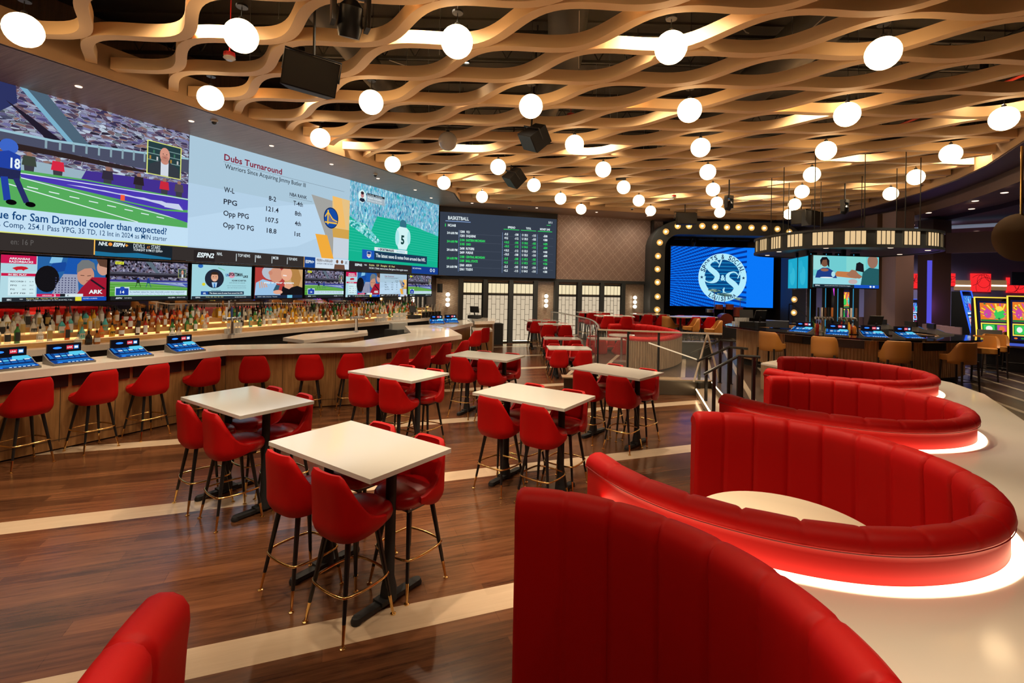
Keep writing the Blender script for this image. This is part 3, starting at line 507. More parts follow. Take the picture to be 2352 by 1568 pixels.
# betting board
t = thing('betting_board', 'dark betting odds board headed BASKETBALL on the back wall', 'screen', WB(-.19, 2.7, .16), BRZ)
S = Scr((-2.46, -.06, 0), (1, 0, 0), (0, 0, 1), 4.92, 2.5); BG = E(52, 60, 74); GR = E(50, 220, 100); LW_ = E(140, 170, 220)
S.rect(0, 0, 1, 1, BG); S.text('BASKETBALL', .065, .885, .235, .055, WHs, .02); S.rect(.045, .855, .25, .865, LW_); S.rect(.042, .77, .048, .815, GR); S.text('NCAAB', .065, .775, .13, .04, WHs, .03); S.text('5/11', .925, .92, .96, .035, WHs, .02); S.rect(.91, .885, .945, .893, GR)
for t_, u0, u1, v in (('SPREAD', .565, .63, .80), ('TOTAL', .725, .77, .80), ('MONEY LINE', .85, .94, .80)): S.text(t_, u0, v, u1, .034, WHs, .03)
for u0, u1 in ((.53, .665), (.68, .815), (.83, .96)): S.rect(u0, .775, u1, .785, GR)
rows = [('1200', 'VCU', '-9.5', '-108', 'O 135.5', '-115', '-500'), ('1201', 'DUQUESNE', '+9.5', '-112', 'U 135.5', '-105', '+380'), ('2104', 'EASTERN MICHIGAN', '+10.5', '-105', 'O 154.5', '-105', '+470'), ('2105', 'OHIO', '-10.5', '-115', 'U 154.5', '-115', '-650'), ('2608', 'RUTGERS', '+10.5', '-112', 'O 152.5', '-110', '+440'), ('2609', 'PURDUE', '-10.5', '-108', 'U 152.5', '-110', '-600'), ('2188', 'CENTRAL MICHIGAN', '-3.5', '-108', 'O 147.5', '-105', '-162'), ('2189', 'BALL STATE', '+3.5', '-112', 'U 147.5', '-115', '+136'), ('2360', 'AKRON', '-5.5', '-105', 'O 164.5', '-110', '-218'), ('2361', 'TOLEDO', '+5.5', '-115', 'U 164.5', '-110', '+180')]
for i, r in enumerate(rows):
    c = GR if i in (2, 3, 6, 7) else WHs; v = .685-i*.0645-(i//2)*.004
    for s_, u, wd in ((r[0], .165, .0095), (r[1], .215, .0098), (r[2], .535, .0085), (r[3], .625, .0085), (r[4], .69, .0075), (r[5], .78, .0085), (r[6], .88, .0095)): S.text(s_, u, v, u+wd*len(s_), .036, c, .035)
    if i % 2 == 0:
        S.text('3/4 6:00 PM', .06, v-.03, .145, .036, c, .03)
        for u in (.155, .52, .675, .825): S.rect(u, v-.085, u+.002, v+.04, LW_)
        S.rect(.16, v-.018, .97, v-.015, E(84, 92, 108))
S.build('display', t); B().box((0, -.028, 1.25), (4.93, .05, 2.51)).build('housing', BLKM, t)
# ================= globe pendants =================
GLB = mat('opal_glass_lit', (.9, .9, .9), .2, em=(1, .70, .38), es=GLOBE_L); GLO = mat('opal_glass_unlit', (.45, .42, .38), .08)
base = [0, 0, 0, 0, 0, 0, 1]; cnt = [5, 6, 6, 6, 6, 5, 4]
def globe_proto():
    t = thing('globe_pendant', '', 'pendant lamp')
    B().sphere((0, 0, 0), .2, 24).build('globe', GLB, t, True, 180)
    B().tube([(0, 0, .2), (0, 0, .36)], .006, 6).tube([(0, 0, .37), (0, 0, 2.12)], .004, 6).lathe([(.035, .19), (.035, .23), (.01, .25)], n=10).build('cord', BLK, t)
    B().lathe([(.0, .36), (.07, .36), (.07, .385), (0, .39)], n=16).build('canopy', BLK, t)
    return t
gp = globe_proto(); first = True
for k in range(-3, 7):
    if k >= 0: rng = range(base[k], base[k]+cnt[k])
    else: rng = range(0, 4) if k > -3 else range(1, 3)
    for n, j in enumerate(rng):
        X, Y = rotl(-6.0991+2.7*(j+.3828*k), 6.1007+2.1207*k)
        if k < 0: X += 0
        lb = ('round white globe pendant, %s from the left in the %s row back' % (ORD[n], ORD[k])) if k >= 0 else 'round white globe pendant hanging above and behind the camera'
        if k == 2 and n == 1: lb = 'unlit grey globe pendant between the second and third rows of lit globes'
        if first: o = gp; o.location = (X, Y, 5.377); o['label'] = lb; o['group'] = 'globe pendants'; first = False
        else: o = dup(gp, (X, Y, 5.377), 0, lb, 'globe pendants')
        if k == 2 and n == 1: c = [c for c in o.children if c.name.startswith('globe')][0]; c.data = c.data.copy(); c.data.materials[0] = GLO
# ================= round downlights above the lattice =================
canp = thing('ceiling_spotlight', '', 'spotlight'); B().lathe([(.05, .03), (.055, 0), (.06, 0), (.06, .22), (.01, .24)], n=14).tube([(0, 0, .24), (0, 0, .7)], .008, 6).build('can', BLK, canp, True)
B().lathe([(0, .02), (.048, .02)], n=14).build('lens', em('spot_lens', (1, .85, .6), 6), canp)
ci = 0
for y in (1.2, 3.6, 6.2, 8.8, 11.6, 14.4, 17.2):
    for x in (-4.2, -1.2, 1.9, 5.0, 8.2, 11.0):
        if not inside(x, y) or (x > 9.5 and y > 16): continue
        lb = 'small black ceiling spotlight above the wavy lattice'
        o = canp if ci == 0 else dup(canp, (0, 0, 0), 0, lb)
        o.location = (x+.3*sin(y*3), y, 6.35); o['label'] = lb; o['group'] = 'spotlights above the lattice'; ci += 1
        l = lamp('spot_lamp', 'SPOT', (0, 0, -.02), CAN_P, (1, .80, .56), .06, 115); l.parent = o
# ================= stools and tables =================
def smooth(t): t = max(0, min(1, t)); return t*t*(3-2*t)
def shell_pt(a, t, off, dz, wide=1.0, back=1.075, low=.625):
    ph = a*2.02; zb = low+.07*abs(a)**4; zt = lerp(back, .80, smooth((abs(ph)-.64)/.86))-.06*smooth((abs(ph)-1.2)/.8); z = zb+(zt-zb)*t
    q = (z-low)/(back-low); R = (.198+.034*(1-(1-min(1, q*5))**2)-.026*smooth((q-.2)/.8))*wide
    if t > .93: R -= .012*((t-.93)/.07)**2
    sx, sy = sin(ph), -cos(ph); s = (abs(sx)**3.0+abs(sy)**3.0)**(-1/3.0); R = (R+off)*s
    return Vector((sx*R*1.03, sy*R-.05*smooth((q-.2)/.8)-.0, z+dz))
def make_stool(name, label, dz, shellm, seatm, ring=True, cat='bar stool'):
    t = thing(name, label, cat)
    rows = []; NA = 30; NT = 12
    for j in range(NT+1): rows.append([shell_pt(-1+2*i/NA, j/NT, 0, dz) for i in range(NA+1)])
    for j in range(NT, -1, -1): rows.append([shell_pt(-1+2*i/NA, min(j/NT, .985) if j == NT else j/NT, -.035, dz)+(Vector((0, 0, .0))) for i in range(NA+1)])
    rows.append(rows[0]); b = B().grid(rows)
    for e in (0, NA): b.grid([[rows[j][e] for j in range(NT+1)], [rows[2*NT+1-j][e] for j in range(NT+1)]], flip=(e == NA))
    b.build('backrest', shellm, t, True, 60)
    out = []
    for i in range(32):
        a = 2*PI*i/32; c, s_ = cos(a), sin(a); r = (abs(c)**2.7+abs(s_)**2.7)**(-1/2.7); out.append((c*r*.205, s_*r*.215+.045))
    prof = [(.80, .655), (.95, .66), (1.02, .68), (1.05, .71), (1.03, .735), (.97, .755), (.8, .768), (.45, .776), (.02, .778)]
    B().grid([[Vector((x*k, (y-.045)*k+.045, z+dz)) for x, y in out] for k, z in prof], closed=True).build('seat', seatm, t, True, 60)
    B().box((0, .01, .64+dz), (.3, .3, .03)).build('swivel_plate', BLK, t)
    H = .64+dz; tip = .135 if dz == 0 else .06
    for sx in (-1, 1):
        for sy in (-1, 1):
            f = lambda z: Vector((sx*lerp(.207, .115, z/H), sy*lerp(.207, .115, z/H)+.0, z))
            l = B().tube([f(tip-.005), f(H)], [.0125, .020], 10).build('leg', BLK, t, True)
            B().tube([f(.008), f(tip)], [.0085, .0128], 10).lathe([(.019, 0), (.02, .006), (.009, .012)], f(0), 12).build('brass_tip', BRASS, l, True)
    if ring:
        z = .29; r = lerp(.207, .115, z/H)+.012; pts = []
        for k in range(4):
            a0 = PI/4+k*PI/2
            for i in range(8):
                u = i/8; a = a0+u*PI/2; A_ = Vector((r*math.sqrt(2)*cos(a0), r*math.sqrt(2)*sin(a0), z)); C_ = Vector((r*math.sqrt(2)*cos(a0+PI/2), r*math.sqrt(2)*sin(a0+PI/2), z))
                P = A_.lerp(C_, u); m = 1+.16*sin(PI*u)**.8; pts.append((P.x*m, P.y*m, z))
        B().tube(pts, .0095, 8, closed=True).build('foot_ring', BRASS, t, True, 180)
    return t
STOOL = make_stool('bar_stool', '', 0, RED, REDS); used = {}
CHAIR = make_stool('dining_chair', '', -.30, RED, REDS, False, 'chair')
def place(proto, x, y, rz, label, group, z=0):
    if proto.name not in used:
        used[proto.name] = 1; proto.location = (x, y, z); proto.rotation_euler = (0, 0, rz); proto['label'] = label; proto['group'] = group; return proto
    return dup(proto, (x, y, z), rz, label, group)
def make_table(name, L, W_, h):
    t = thing(name, '', 'table'); B().rbox((0, 0, h-.016), (L, W_, .032), .006).build('table_top', WHT, t)
    for s in (-1, 1):
        x = s*(L/2-.235); c = B().lathe([(.062, .03), (.055, .12), (.038, .2), (.038, h-.05), (.09, h-.045), (.09, h-.032)], (x, 0, 0), 16).build('column', BLKM, t, True)
        B().box((x, 0, .03), (.07, .56, .03)).box((x, 0, .045), (.1, .2, .03)).lathe([(.035, 0), (.04, .02), (.03, .045), (0, .05)], (x, .28, 0), 10).lathe([(.035, 0), (.04, .02), (.03, .045), (0, .05)], (x, -.28, 0), 10).build('foot', BLKM, c, True)
    return t
TAB = make_table('high_table', 1.219, .768, 1.067); TABL = make_table('dining_table', 1.1, .70, .76)
def table_set(proto, sp, x, y, th, nm, ug, z=0, du=.29, dv=.27, jit=0):
    place(proto, x, y, th, 'white %s on two black pedestals, %s' % ('high table' if proto is TAB else 'low table', nm), 'white tables', z)
    u = Vector((cos(th), sin(th))); v = Vector((-u.y, u.x)); i = 0
    for sv, sd in ((-1, 'near'), (1, 'far')):
        for su, lr in ((-1, 'left'), (1, 'right')):
            a = random.uniform(-.12, .12)*jit; P = Vector((x, y))+u*su*(du+random.uniform(-.02, .02)*jit)+v*sv*dv
            place(sp, P.x, P.y, th+(0 if sv < 0 else PI)+a, 'red %s, %s %s seat at the %s' % ('high stool' if sp is STOOL else 'dining chair', sd, lr, ug), 'red seats at the white tables', z)
table_set(TAB, STOOL, -1.1548, 3.7822, -.609, 'nearest the camera', 'nearest high table')
table_set(TAB, STOOL, -2.7737, 5.1655, -.5895, 'left of the nearest one', 'second high table from left', jit=1)
table_set(TAB, STOOL, -1.5847, 6.9452, -.5474, 'behind the leftmost one, by the bar', 'high table beside the angled bar', jit=1)
table_set(TAB, STOOL, .2819, 5.7061, -.5945, 'in the middle of the room', 'middle high table', jit=1)
table_set(TAB, STOOL, -.4417, 8.8161, -.4438, 'furthest back on the left', 'far left high table', jit=1)
table_set(TAB, STOOL, 1.6235, 7.5127, -.7378, 'furthest right, before the platform', 'rightmost high table', jit=1)
FT = [(1.52, 12.75, .02, 'front of the two low tables', 'front low table'), (1.58, 15.1, .02, 'behind the front low table', 'back low table'), (3.0, 15.3, .02, 'low table right of the back one', 'right low table')]
for x, y, th, n1, n2 in FT: table_set(TABL, CHAIR, x, y, th, n1, n2, jit=1, du=.31, dv=.42)
for x, y, th, n1, n2 in ((1.55, 16.8, 0, 'front one of the far-left pair', 'far table in front of the lattice doors'), (1.15, 18.4, .15, 'rear one of the far-left pair', 'rearmost table by the lattice doors')): table_set(TAB, STOOL, x, y, th, n1, n2, jit=1)
for x, y, th, n1, n2 in ((3.5, 16.6, .05, 'behind the glass railing in the middle', 'far table behind the glass railing'), (5.2, 18.3, .2, 'below the rightmost wall sconce', 'far table below the rightmost sconce'), (3.2, 18.7, .2, 'against the far right doors', 'far table against the right lattice doors'), (6.6, 17.4, .2, 'in front of the stage at its left', 'far table before the stage')): table_set(TAB, STOOL, x, y, th, n1, n2, z=UF if x > 2.4 else 0, jit=1)
# ================= front bar =================
BT = 1.12
e = [Vector((-7.75, 2.5, 0)), AT(0, 858, BT), AT(524, 803, BT), AT(838, 796, BT), AT(1061, 769, BT)]
e[0] = e[1]+(e[1]-e[2]).normalized()*4; e[0].z = e[1].z
OUT = [(p.x, p.y) for p in e]
def offs(pl, d):
    r = []
    for i, p in enumerate(pl):
        n = Vector((0, 0))
        for a, b_ in ((i-1, i), (i, i+1)):
            if a < 0 or b_ >= len(pl): continue
            q = Vector(pl[b_])-Vector(pl[a]); q.normalize(); n += Vector((-q.y, q.x))
        n.normalize(); q = (Vector(pl[min(i+1, len(pl)-1)])-Vector(pl[min(i, len(pl)-2)])).normalized(); c = abs(n.dot(Vector((-q.y, q.x)))); r.append(tuple(Vector(p)+n*d/c))
    return r
IN = offs(OUT, .72)
tipA = AT(1030, 752, BT); tipB = AT(985, 744, BT)
xy = lambda *q: tuple(AT(*q, BT)[:2])
top = OUT+[xy(1031, 753), xy(985, 745), xy(930, 748), xy(944, 764)]+IN[:4][::-1]
tb = thing('bar_counter', 'long angled bar counter with pale stone top and oak front facing the room', 'bar counter')
B().prism(top, BT-.1, BT).build('countertop', QUA, tb)
F1 = offs(OUT, .12); F2 = offs(OUT, .52)
B().prism([*F1, *F2[::-1]], 0.02, BT-.1).build('oak_front', OAK, tb)
def along(pl, i, u, off=0, z=0):
    a, b_ = Vector(pl[i]), Vector(pl[i+1]); d = (b_-a).normalized(); p = a+d*u+Vector((-d.y, d.x))*off; return Vector((p.x, p.y, z)), math.atan2(d.y, d.x), (b_-a).length
sm = B(); L1 = (Vector(F1[2])-Vector(F1[1])).length
for i, st in ((0, .8), (1, .62), (2, .9), (3, .9)):
    L = (Vector(F1[i+1])-Vector(F1[i])).length
    for k in range(int(L/st)+1): P, a, _ = along(F1, i, k*st, -.002, .56); sm.box(P, (.006, .006, .9), a)
    P, a, _ = along(F1, i, L/2, -.002, .14); sm.box(P, (L, .006, .006), a)
sm.build('panel_joint', mat('dark_joint', (.05, .03, .015), .8), tb)
mk = B()
for i in (0, 1):
    L = (Vector(F1[i+1])-Vector(F1[i])).length; n = 5 if i == 0 else 4; wq = L/n-.05
    for k in range(n): P, a, _ = along(F1, i, L*(k+.5)/n, -.012, .925); mk.box(P, (wq, .03, .17), a); P2, _, _ = along(F1, i, L*(k+.5)/n+.12, -.03, .945); mk.lathe([(0, 0), (.012, 0), (.012, .01)], P2, 8, 1)
mk.build('machine_access_panel', [BLK, STEEL], tb)
ou = B()
for k in (.7, 1.7, 2.7): P, a, _ = along(F1, 3, k, -.01, .86); ou.box(P, (.12, .02, .12), a)
ou.build('outlet', BLK, tb)
# stools along the bar
def onbar(i, px, off=-.30):
    a, b_ = Vector(OUT[i]), Vector(OUT[i+1]); d = (b_-a).normalized(); n = Vector((-d.y, d.x)); P0 = a+n*off; r = ray(px, 800); k = r.x/r.y
    s = (k*P0.y-P0.x)/(d.x-k*d.y); p = P0+d*s; return p.x, p.y, math.atan2(d.y, d.x)
for n, (x, y) in enumerate(((-5.95, 6.0), (-5.64, 6.62), (-5.34, 7.2), (-4.99, 7.9))):
    place(STOOL, x, y, LRZ+.0+.1, 'red bar stool before the bar game machines, %s from the left' % ORD[n], 'red stools along the bar')
for n, px in enumerate((587, 713, 806)):
    x, y, a = onbar(2, px, -.33); place(STOOL, x, y, a+[.05, -.03, .1][n], 'red bar stool seen from behind at the bar bend, %s from left' % ORD[n], 'red stools along the bar')
for n, px in enumerate((908, 960, 1008, 1050)):
    x, y, a = onbar(3, px, -.33); place(STOOL, x, y, a+.1, 'red bar stool along the far straight of the bar, %s from left' % ORD[n], 'red stools along the bar')
for n, px in enumerate((1072, 1088)):
    P = AT(px, 762, 1.07); place(STOOL, P.x+.1, P.y+.6+n*.9, .9, 'red bar stool at the short far wing of the bar, %s' % ['nearer', 'further'][n], 'red stools along the bar')
# far wing
W = [AT(1032, 752.5, BT), AT(1086.7, 741, BT), AT(1072, 733, BT), AT(986, 744, BT)]
W2 = [AT(1090, 738, BT), AT(1136, 737, BT), AT(1140, 731, BT), AT(1100, 728.5, BT), AT(1078, 728.2, BT)]
for i, (pg, lb) in enumerate(((W, 'short stone-topped bar wing holding two game terminals at far end'), (W2, 'furthest stone-topped counter holding a register by the lattice doors'))):
    pl = [(p.x, p.y) for p in pg]; t = thing('bar_wing', lb, 'counter'); c = sum((Vector(p) for p in pl), Vector((0, 0)))/len(pl)
    B().prism(pl, BT-.1, BT).build('countertop', QUA, t); B().prism([tuple(c+(Vector(p)-c)*.85) for p in pl], 0, BT-.1).build('cabinet', OAK, t)
P = [AT(1090, 763, .9), AT(1131, 757, .9), AT(1128, 752, .9), AT(1085, 751, .9)]
t = thing('low_counter', 'low accessible counter with oak pedestal beyond the end of the bar', 'counter'); B().prism([(p.x, p.y) for p in P], .84, .9).build('countertop', QUA, t)
c = sum(P, Vector((0, 0, 0)))/4; B().prism([tuple((c+(p-c)*.8)[:2]) for p in P], 0, .84).build('cabinet', OAK, t)
P = AT(1139, 792, 0); tag(B().box((P.x, P.y+.3, .42), (.42, .5, .84), BRZ).build('waste_bin', BLKM), 'black rectangular bin beside the low counter at the end of the bar', 'bin')
# island inside the bar
pg = [AT(650, 775, BT), AT(698, 781, BT), AT(845, 764, BT), AT(843, 757.5, BT), AT(700, 766, BT)]
t = thing('service_island', 'stone-topped service island inside the bar, with beer tower', 'counter'); pl = [(p.x, p.y) for p in pg]
B().prism(pl, BT-.07, BT).build('countertop', QUA, t); c = sum((Vector(p) for p in pl), Vector((0, 0)))/5; B().prism([tuple(c+(Vector(p)-c)*.9) for p in pl], 0, BT-.07).build('cabinet', OAK, t)
# ================= back bar =================
t = thing('back_bar', 'back bar with pale stone counter and glowing oak bottle shelves under the televisions', 'back bar')
B().box(WL(21.4, 1.07, .36), (17, .68, .1), LRZ).build('countertop', QUA, t)
B().box(WL(21.4, .5, .3), (17, .5, 1.0), LRZ).build('cabinet', BLKM, t)
TIER = [(.42, 1.21), (.29, 1.33), (.16, 1.45)]
for i, (of, z) in enumerate(TIER):
    sh = B().box(WL(22.7, (z+1.12)/2, of-.07-.0), (13.6, .15, z-1.12), LRZ).build('bottle_step', OAKL, t)
    B().box(WL(22.7, z+.018, of-.127), (13.6, .006, .032), LRZ).build('light_strip', em('warm_led', (1, .52, .16), 2.0), sh)
    if i == 0: B().box(WL(22.7, z+.002, of-.004), (13.6, .006, .004), LRZ).build('edge_light', em('warm_led_edge', (1, .7, .35), 2), sh)
MIR = mat('mirror', (.75, .72, .7), .02, 1)
tag(B().box(WL(22.6, 1.62, .03), (13.4, .03, .5), LRZ).build('back_bar_mirror', MIR), 'long mirror on the wall behind the bottles, below the televisions', 'mirror')
gl = lambda n, c, a=.45: mat(n, c, .05, alpha=a)
BC_ = {'clear': gl('bottle_clear', (.75, .74, .66), .42), 'amber': gl('bottle_amber', (.42, .13, .02), .9), 'dark': gl('bottle_dark', (.035, .018, .01), 1), 'green': gl('bottle_green', (.04, .22, .05), .85), 'teal': gl('bottle_teal', (.08, .5, .52), .8), 'yellow': gl('bottle_yellow', (.85, .48, .04), .85), 'orange': gl('bottle_orange', (.8, .16, .03), .85), 'red': gl('bottle_red', (.4, .02, .015), .9), 'white': gl('bottle_white', (.75, .73, .65), 1)}
LBM = [mat('label_cream', (.72, .66, .52), .6), mat('label_white', (.75, .75, .74), .6), mat('label_black', (.03, .03, .03), .5), mat('label_gold', (.5, .34, .1), .5)]
CAPM = [BLK, mat('cap_gold', (.6, .4, .1), .3, .8), mat('cap_red', (.35, .02, .02), .4), WHT]
SHP = [[(.0, 0), (.038, 0), (.04, .02), (.04, .17), (.03, .2), (.014, .225), (.013, .285)], [(.0, 0), (.05, 0), (.052, .02), (.05, .13), (.038, .16), (.015, .19), (.014, .245)], [(.0, 0), (.034, 0), (.036, .02), (.037, .2), (.02, .235), (.014, .26), (.013, .32)], [(.0, 0), (.044, 0), (.05, .05), (.046, .12), (.025, .17), (.014, .2), (.014, .26)], [(0, 0), (.055, 0), (.062, .04), (.055, .1), (.02, .14), (.016, .2)]]
PRO = {}
def bottle(si, col, li, ci_):
    k = (si, col, li, ci_)
    if k not in PRO:
        t = B().lathe(SHP[si], n=4 if si == 1 and li % 2 else 10, M=Matrix.Rotation(PI/4, 4, 'Z') if si == 1 and li % 2 else None).build('bottle', BC_[col], smooth=not (si == 1 and li % 2)); h = SHP[si][-1][1]
        r = SHP[si][3][0]+.0015; z0 = .04; z1 = SHP[si][3][1]-.015
        B().grid([[(r*cos(a), r*sin(a), z) for a in [math.radians(-60+15*q) for q in range(9)]] for z in (z0, z1)], flip=True).build('paper_label', LBM[li], t)
        B().lathe([(.015, h-.04), (.0155, h), (.006, h+.004), (.004, h+.05 if ci_ == 0 else h+.006)], n=8).build('cap', CAPM[ci_], t)
        PRO[k] = t; return t, True
    return PRO[k], False
ZON = [(17.3, ['teal', 'dark', 'dark', 'amber', 'clear']), (18.2, ['clear', 'white', 'green', 'clear', 'dark']), (19.0, ['clear', 'yellow', 'orange', 'teal', 'yellow']), (19.7, ['amber', 'amber', 'red', 'dark', 'amber']), (20.6, ['amber', 'orange', 'green', 'red', 'amber']), (21.4, ['clear', 'yellow', 'yellow', 'orange', 'clear']), (22.6, ['clear', 'teal', 'green', 'dark', 'clear']), (23.8, ['clear', 'yellow', 'amber', 'yellow', 'clear']), (25.2, ['green', 'green', 'amber', 'red', 'clear']), (26.6, ['amber', 'yellow', 'green', 'clear', 'amber']), (40, ['green', 'red', 'amber', 'clear', 'clear'])]
tvn = ['first', 'second', 'third', 'fourth', 'fifth', 'sixth', 'seventh', 'eighth']
rb = random.Random(3); nb = 0
for ti, (of, z) in enumerate(TIER):
    s = 16.6
    while s < 28.9:
        s += rb.uniform(.105, .15) if ti else rb.uniform(.11, .3)
        if (25.9 < s < 26.5 and ti == 0) or (20.9 < s < 21.15) or s > 28.6 and ti: continue
        cols = [c for a, c in ZON if s < a][0]; col = rb.choice(cols); si = rb.choice((0, 0, 1, 2, 3)); li = rb.choice((0, 0, 1, 1, 2, 3)) if col != 'white' else 3; cc = rb.choice((0, 0, 1, 2, 3))
        o, fr = bottle(si, col, li, cc); P = WL(s, z+.001, of-.07)
        tv = min(7, max(0, int((s-17.44)/1.507)))
        lb = '%s bottle with %s label, %s step, under %s television from left' % (col if col != 'white' else 'milky', ['cream', 'white', 'black', 'gold'][li], ['front', 'middle', 'back'][ti], tvn[tv])
        if fr: o.location = P; o.rotation_euler = (0, 0, LRZ-PI/2+rb.uniform(-.3, .3)); tag(o, lb, 'bottle', 'liquor bottles on the back bar')
        else:
            o = dup(o, P, LRZ-PI/2+rb.uniform(-.3, .3), lb); o['category'] = 'bottle'; o['group'] = 'liquor bottles on the back bar'
        nb += 1
for s, si, col, li in ((18.35, 4, 'clear', 0), (18.5, 1, 'dark', 2), (18.62, 1, 'amber', 1), (19.9, 4, 'white', 2), (20.02, 4, 'clear', 0)):
    o, fr = bottle(si, col, li, 0); P = WL(s, 1.121, .55); lb = '%s bottle standing alone on the back bar counter, %s' % (col, {18.35: 'squat and leftmost', 18.5: 'with black label', 18.62: 'with white label', 19.9: 'squat and pale', 20.02: 'squat, rightmost'}[s])
    if not fr: o = dup(o, P, LRZ-PI/2, lb)
    o.location = P; o.rotation_euler = (0, 0, LRZ-PI/2); tag(o, lb, 'bottle', 'liquor bottles on the back bar')
GLS = mat('drinking_glass', (.8, .8, .78), .05, alpha=.4)
gp_ = B().lathe([(0, 0), (.028, 0), (.036, .11), (.034, .11), (.026, .006)], n=10).build('drinking_glass', GLS, smooth=True); gf = True
for g0, n_, nm in ((21.05, 5, 'between the brown and yellow bottles'), (25.95, 7, 'right of the beer taps'), (26.75, 9, 'in the largest rack')):
    for i in range(n_):
        for j in range(3):
            P = WL(g0+i*.075, 1.121+(.0 if j < 2 else .125), .6-.08*(j % 2)); lb = 'clear tumbler in the rack of glasses '+nm
            if gf: gp_.location = P; tag(gp_, lb, 'glass', 'tumblers on the back bar'); gf = False
            else: o = dup(gp_, P, 0, lb)
# beer towers
def tower(loc, lb, n, rz, hc):
    t = thing('beer_tower', lb, 'beer tap', loc, rz); B().lathe([(.07, 0), (.07, .01), (.035, .02), (.033, .32), (.04, .33)], n=16).tube([(-.2, 0, .35), (.2, 0, .35)], .035, 12).build('column', STEEL, t, True)
    for i in range(n):
        x = -.18+.36*i/(n-1); q = B().tube([(x, -.03, .36), (x, -.09, .36), (x, -.11, .30)], .011, 8).build('faucet', STEEL, t, True)
        B().rbox((x, -.07, .5), (.042, .03, .22), .008).tube([(x, -.07, .37), (x, -.07, .4)], .008).build('tap_handle', hc[i % len(hc)], q)
    return t
TH = [mat('handle_white', (.7, .7, .7), .4), mat('handle_blue', (.03, .07, .25), .4), mat('handle_black', (.02, .02, .02), .4), mat('handle_orange', (.6, .22, .05), .4), mat('handle_brown', (.12, .06, .03), .5)]
tower(WL(21.0, 1.12, .8)+Z*0-Z*0, 'steel beer tower with white, blue and black handles beside the brown bottles', 4, LRZ, [TH[0], TH[1], TH[2], TH[2]])
P = AT(818, 762, BT); tower(P, 'steel beer tower on the service island with orange and white handles', 3, LRZ, [TH[3], TH[0], TH[4]])
# wine bottles in ice buckets, register on the back bar
for i in range(6):
    P = WL(28.5+i*.2, 1.12, .52); t = thing('wine_bucket', 'black wine cooler with leaning pale bottle at the far end of the back bar', 'wine bucket', P, 0, 'wine coolers in a row')
    B().lathe([(0, 0), (.06, 0), (.065, .2), (.055, .2)], n=10).build('bucket', BLK, t, True); B().lathe([(.03, .08), (.035, .3), (.014, .4), (.014, .48)], n=8, M=Matrix.Rotation(.15, 4, 'Y')).build('wine_bottle', BC_['clear'], t, True)
def register(loc, rz, lb, scr_):
    t = thing('cash_register', lb, 'register', loc, rz); B().rbox((0, 0, .06), (.4, .4, .12), .01).build('cash_drawer', BLKM, t)
    B().tube([(0, 0, .12), (0, .05, .26)], .025, 8).box((0, .02, .33), (.34, .03, .24), M=Matrix.Rotation(-.35, 4, 'X')).build('monitor', BLKM, t)
    if scr_:
        S = Scr((-.13, -.022, .24), (1, 0, 0), (0, .34, .94), .26, .19); S.rect(0, 0, 1, 1, E(30, 60, 50)); S.rect(.3, .25, .7, .85, E(210, 230, 225)); S.ell(.5, .6, .12, .15, E(40, 60, 70)); S.rect(.3, .08, .7, .16, E(40, 180, 90)); S.build('display', t)
    return t
register(WL(27.9, 1.12, .5), LRZ, 'black register with lit screen near the right end of the back bar', True)
P = AT(1090, 731, BT); register(P, PI*.9, 'black register seen from behind on the far counter by the doors', False)
# ================= game terminals on the bar tops =================
SCRM = [E(18, 60, 130), E(30, 110, 190), E(90, 200, 235), E(205, 235, 255, 1.6), E(10, 22, 60), E(210, 40, 60), E(40, 110, 255, 2.2), E(235, 240, 245)]
def terminal():
    t = thing('game_terminal', '', 'game machine'); w, d = .46, .36
    B().add([(-w/2, -d/2, 0), (w/2, -d/2, 0), (w/2, -d/2, .025), (-w/2, -d/2, .025), (-w/2, d/2, 0), (w/2, d/2, 0), (w/2, d/2, .13), (-w/2, d/2, .13), (-w/2, 0, .055), (w/2, 0, .055)], [(0, 1, 2, 3), (5, 4, 7, 6), (0, 3, 8, 7, 4), (1, 5, 6, 9, 2), (3, 2, 9, 8), (8, 9, 6, 7), (0, 4, 5, 1)]).build('housing', mat('terminal_grey', (.18, .17, .16), .4, .3), t)
    S = Scr((-w/2+.015, -.005, .057), (1, 0, 0), (0, d/2, .075), w-.03, .19); S.rect(0, 0, 1, 1, SCRM[4]); S.rect(.14, .05, 1, .95, SCRM[0])
    for i in range(5):
        for j in range(3): S.rect(.2+i*.155, .12+j*.28, .32+i*.155, .30+j*.28, SCRM[(1, 7, 1, 2)[(i*2+j) % 4]])
    S.poly([(.55, .5), (.6, 1), (.95, 1), (1, .5)], SCRM[2]); S.poly([(.02, .1), (.12, .1), (.1, .9), (.02, .9)], SCRM[1]); S.build('touchscreen', t)
    S = Scr((-w/2+.015, -d/2+.008, .028), (1, 0, 0), (0, d/2, .03), w-.03, .16); S.rect(0, 0, 1, 1, SCRM[0]); S.rect(.14, .3, .95, .95, SCRM[1])
    for i in range(6): S.rect(.34+i*.1, .1, .40+i*.1, .22, SCRM[3])
    S.rect(.08, .08, .2, .24, SCRM[6]); S.rect(.9, .1, .98, .22, SCRM[6]); S.build('button_deck', t)
    B().rbox((0, d/2+.01, .19), (w*.82, .05, .13), .012).build('top_box', BLK, t)
    S = Scr((-w*.4, d/2-.016, .14), (1, 0, 0), (0, 0, 1), w*.8, .11); S.rect(0, 0, 1, 1, E(16, 14, 22)); S.ell(.28, .55, .13, .13, SCRM[6]); S.rect(.55, .3, .75, .8, SCRM[5]); S.text('LINK', .57, .45, .73, .22, SCRM[7], .02); S.rect(.77, .3, .92, .8, SCRM[1]); S.rect(.79, .4, .9, .7, SCRM[7]); S.build('topper_display', t)
    return t
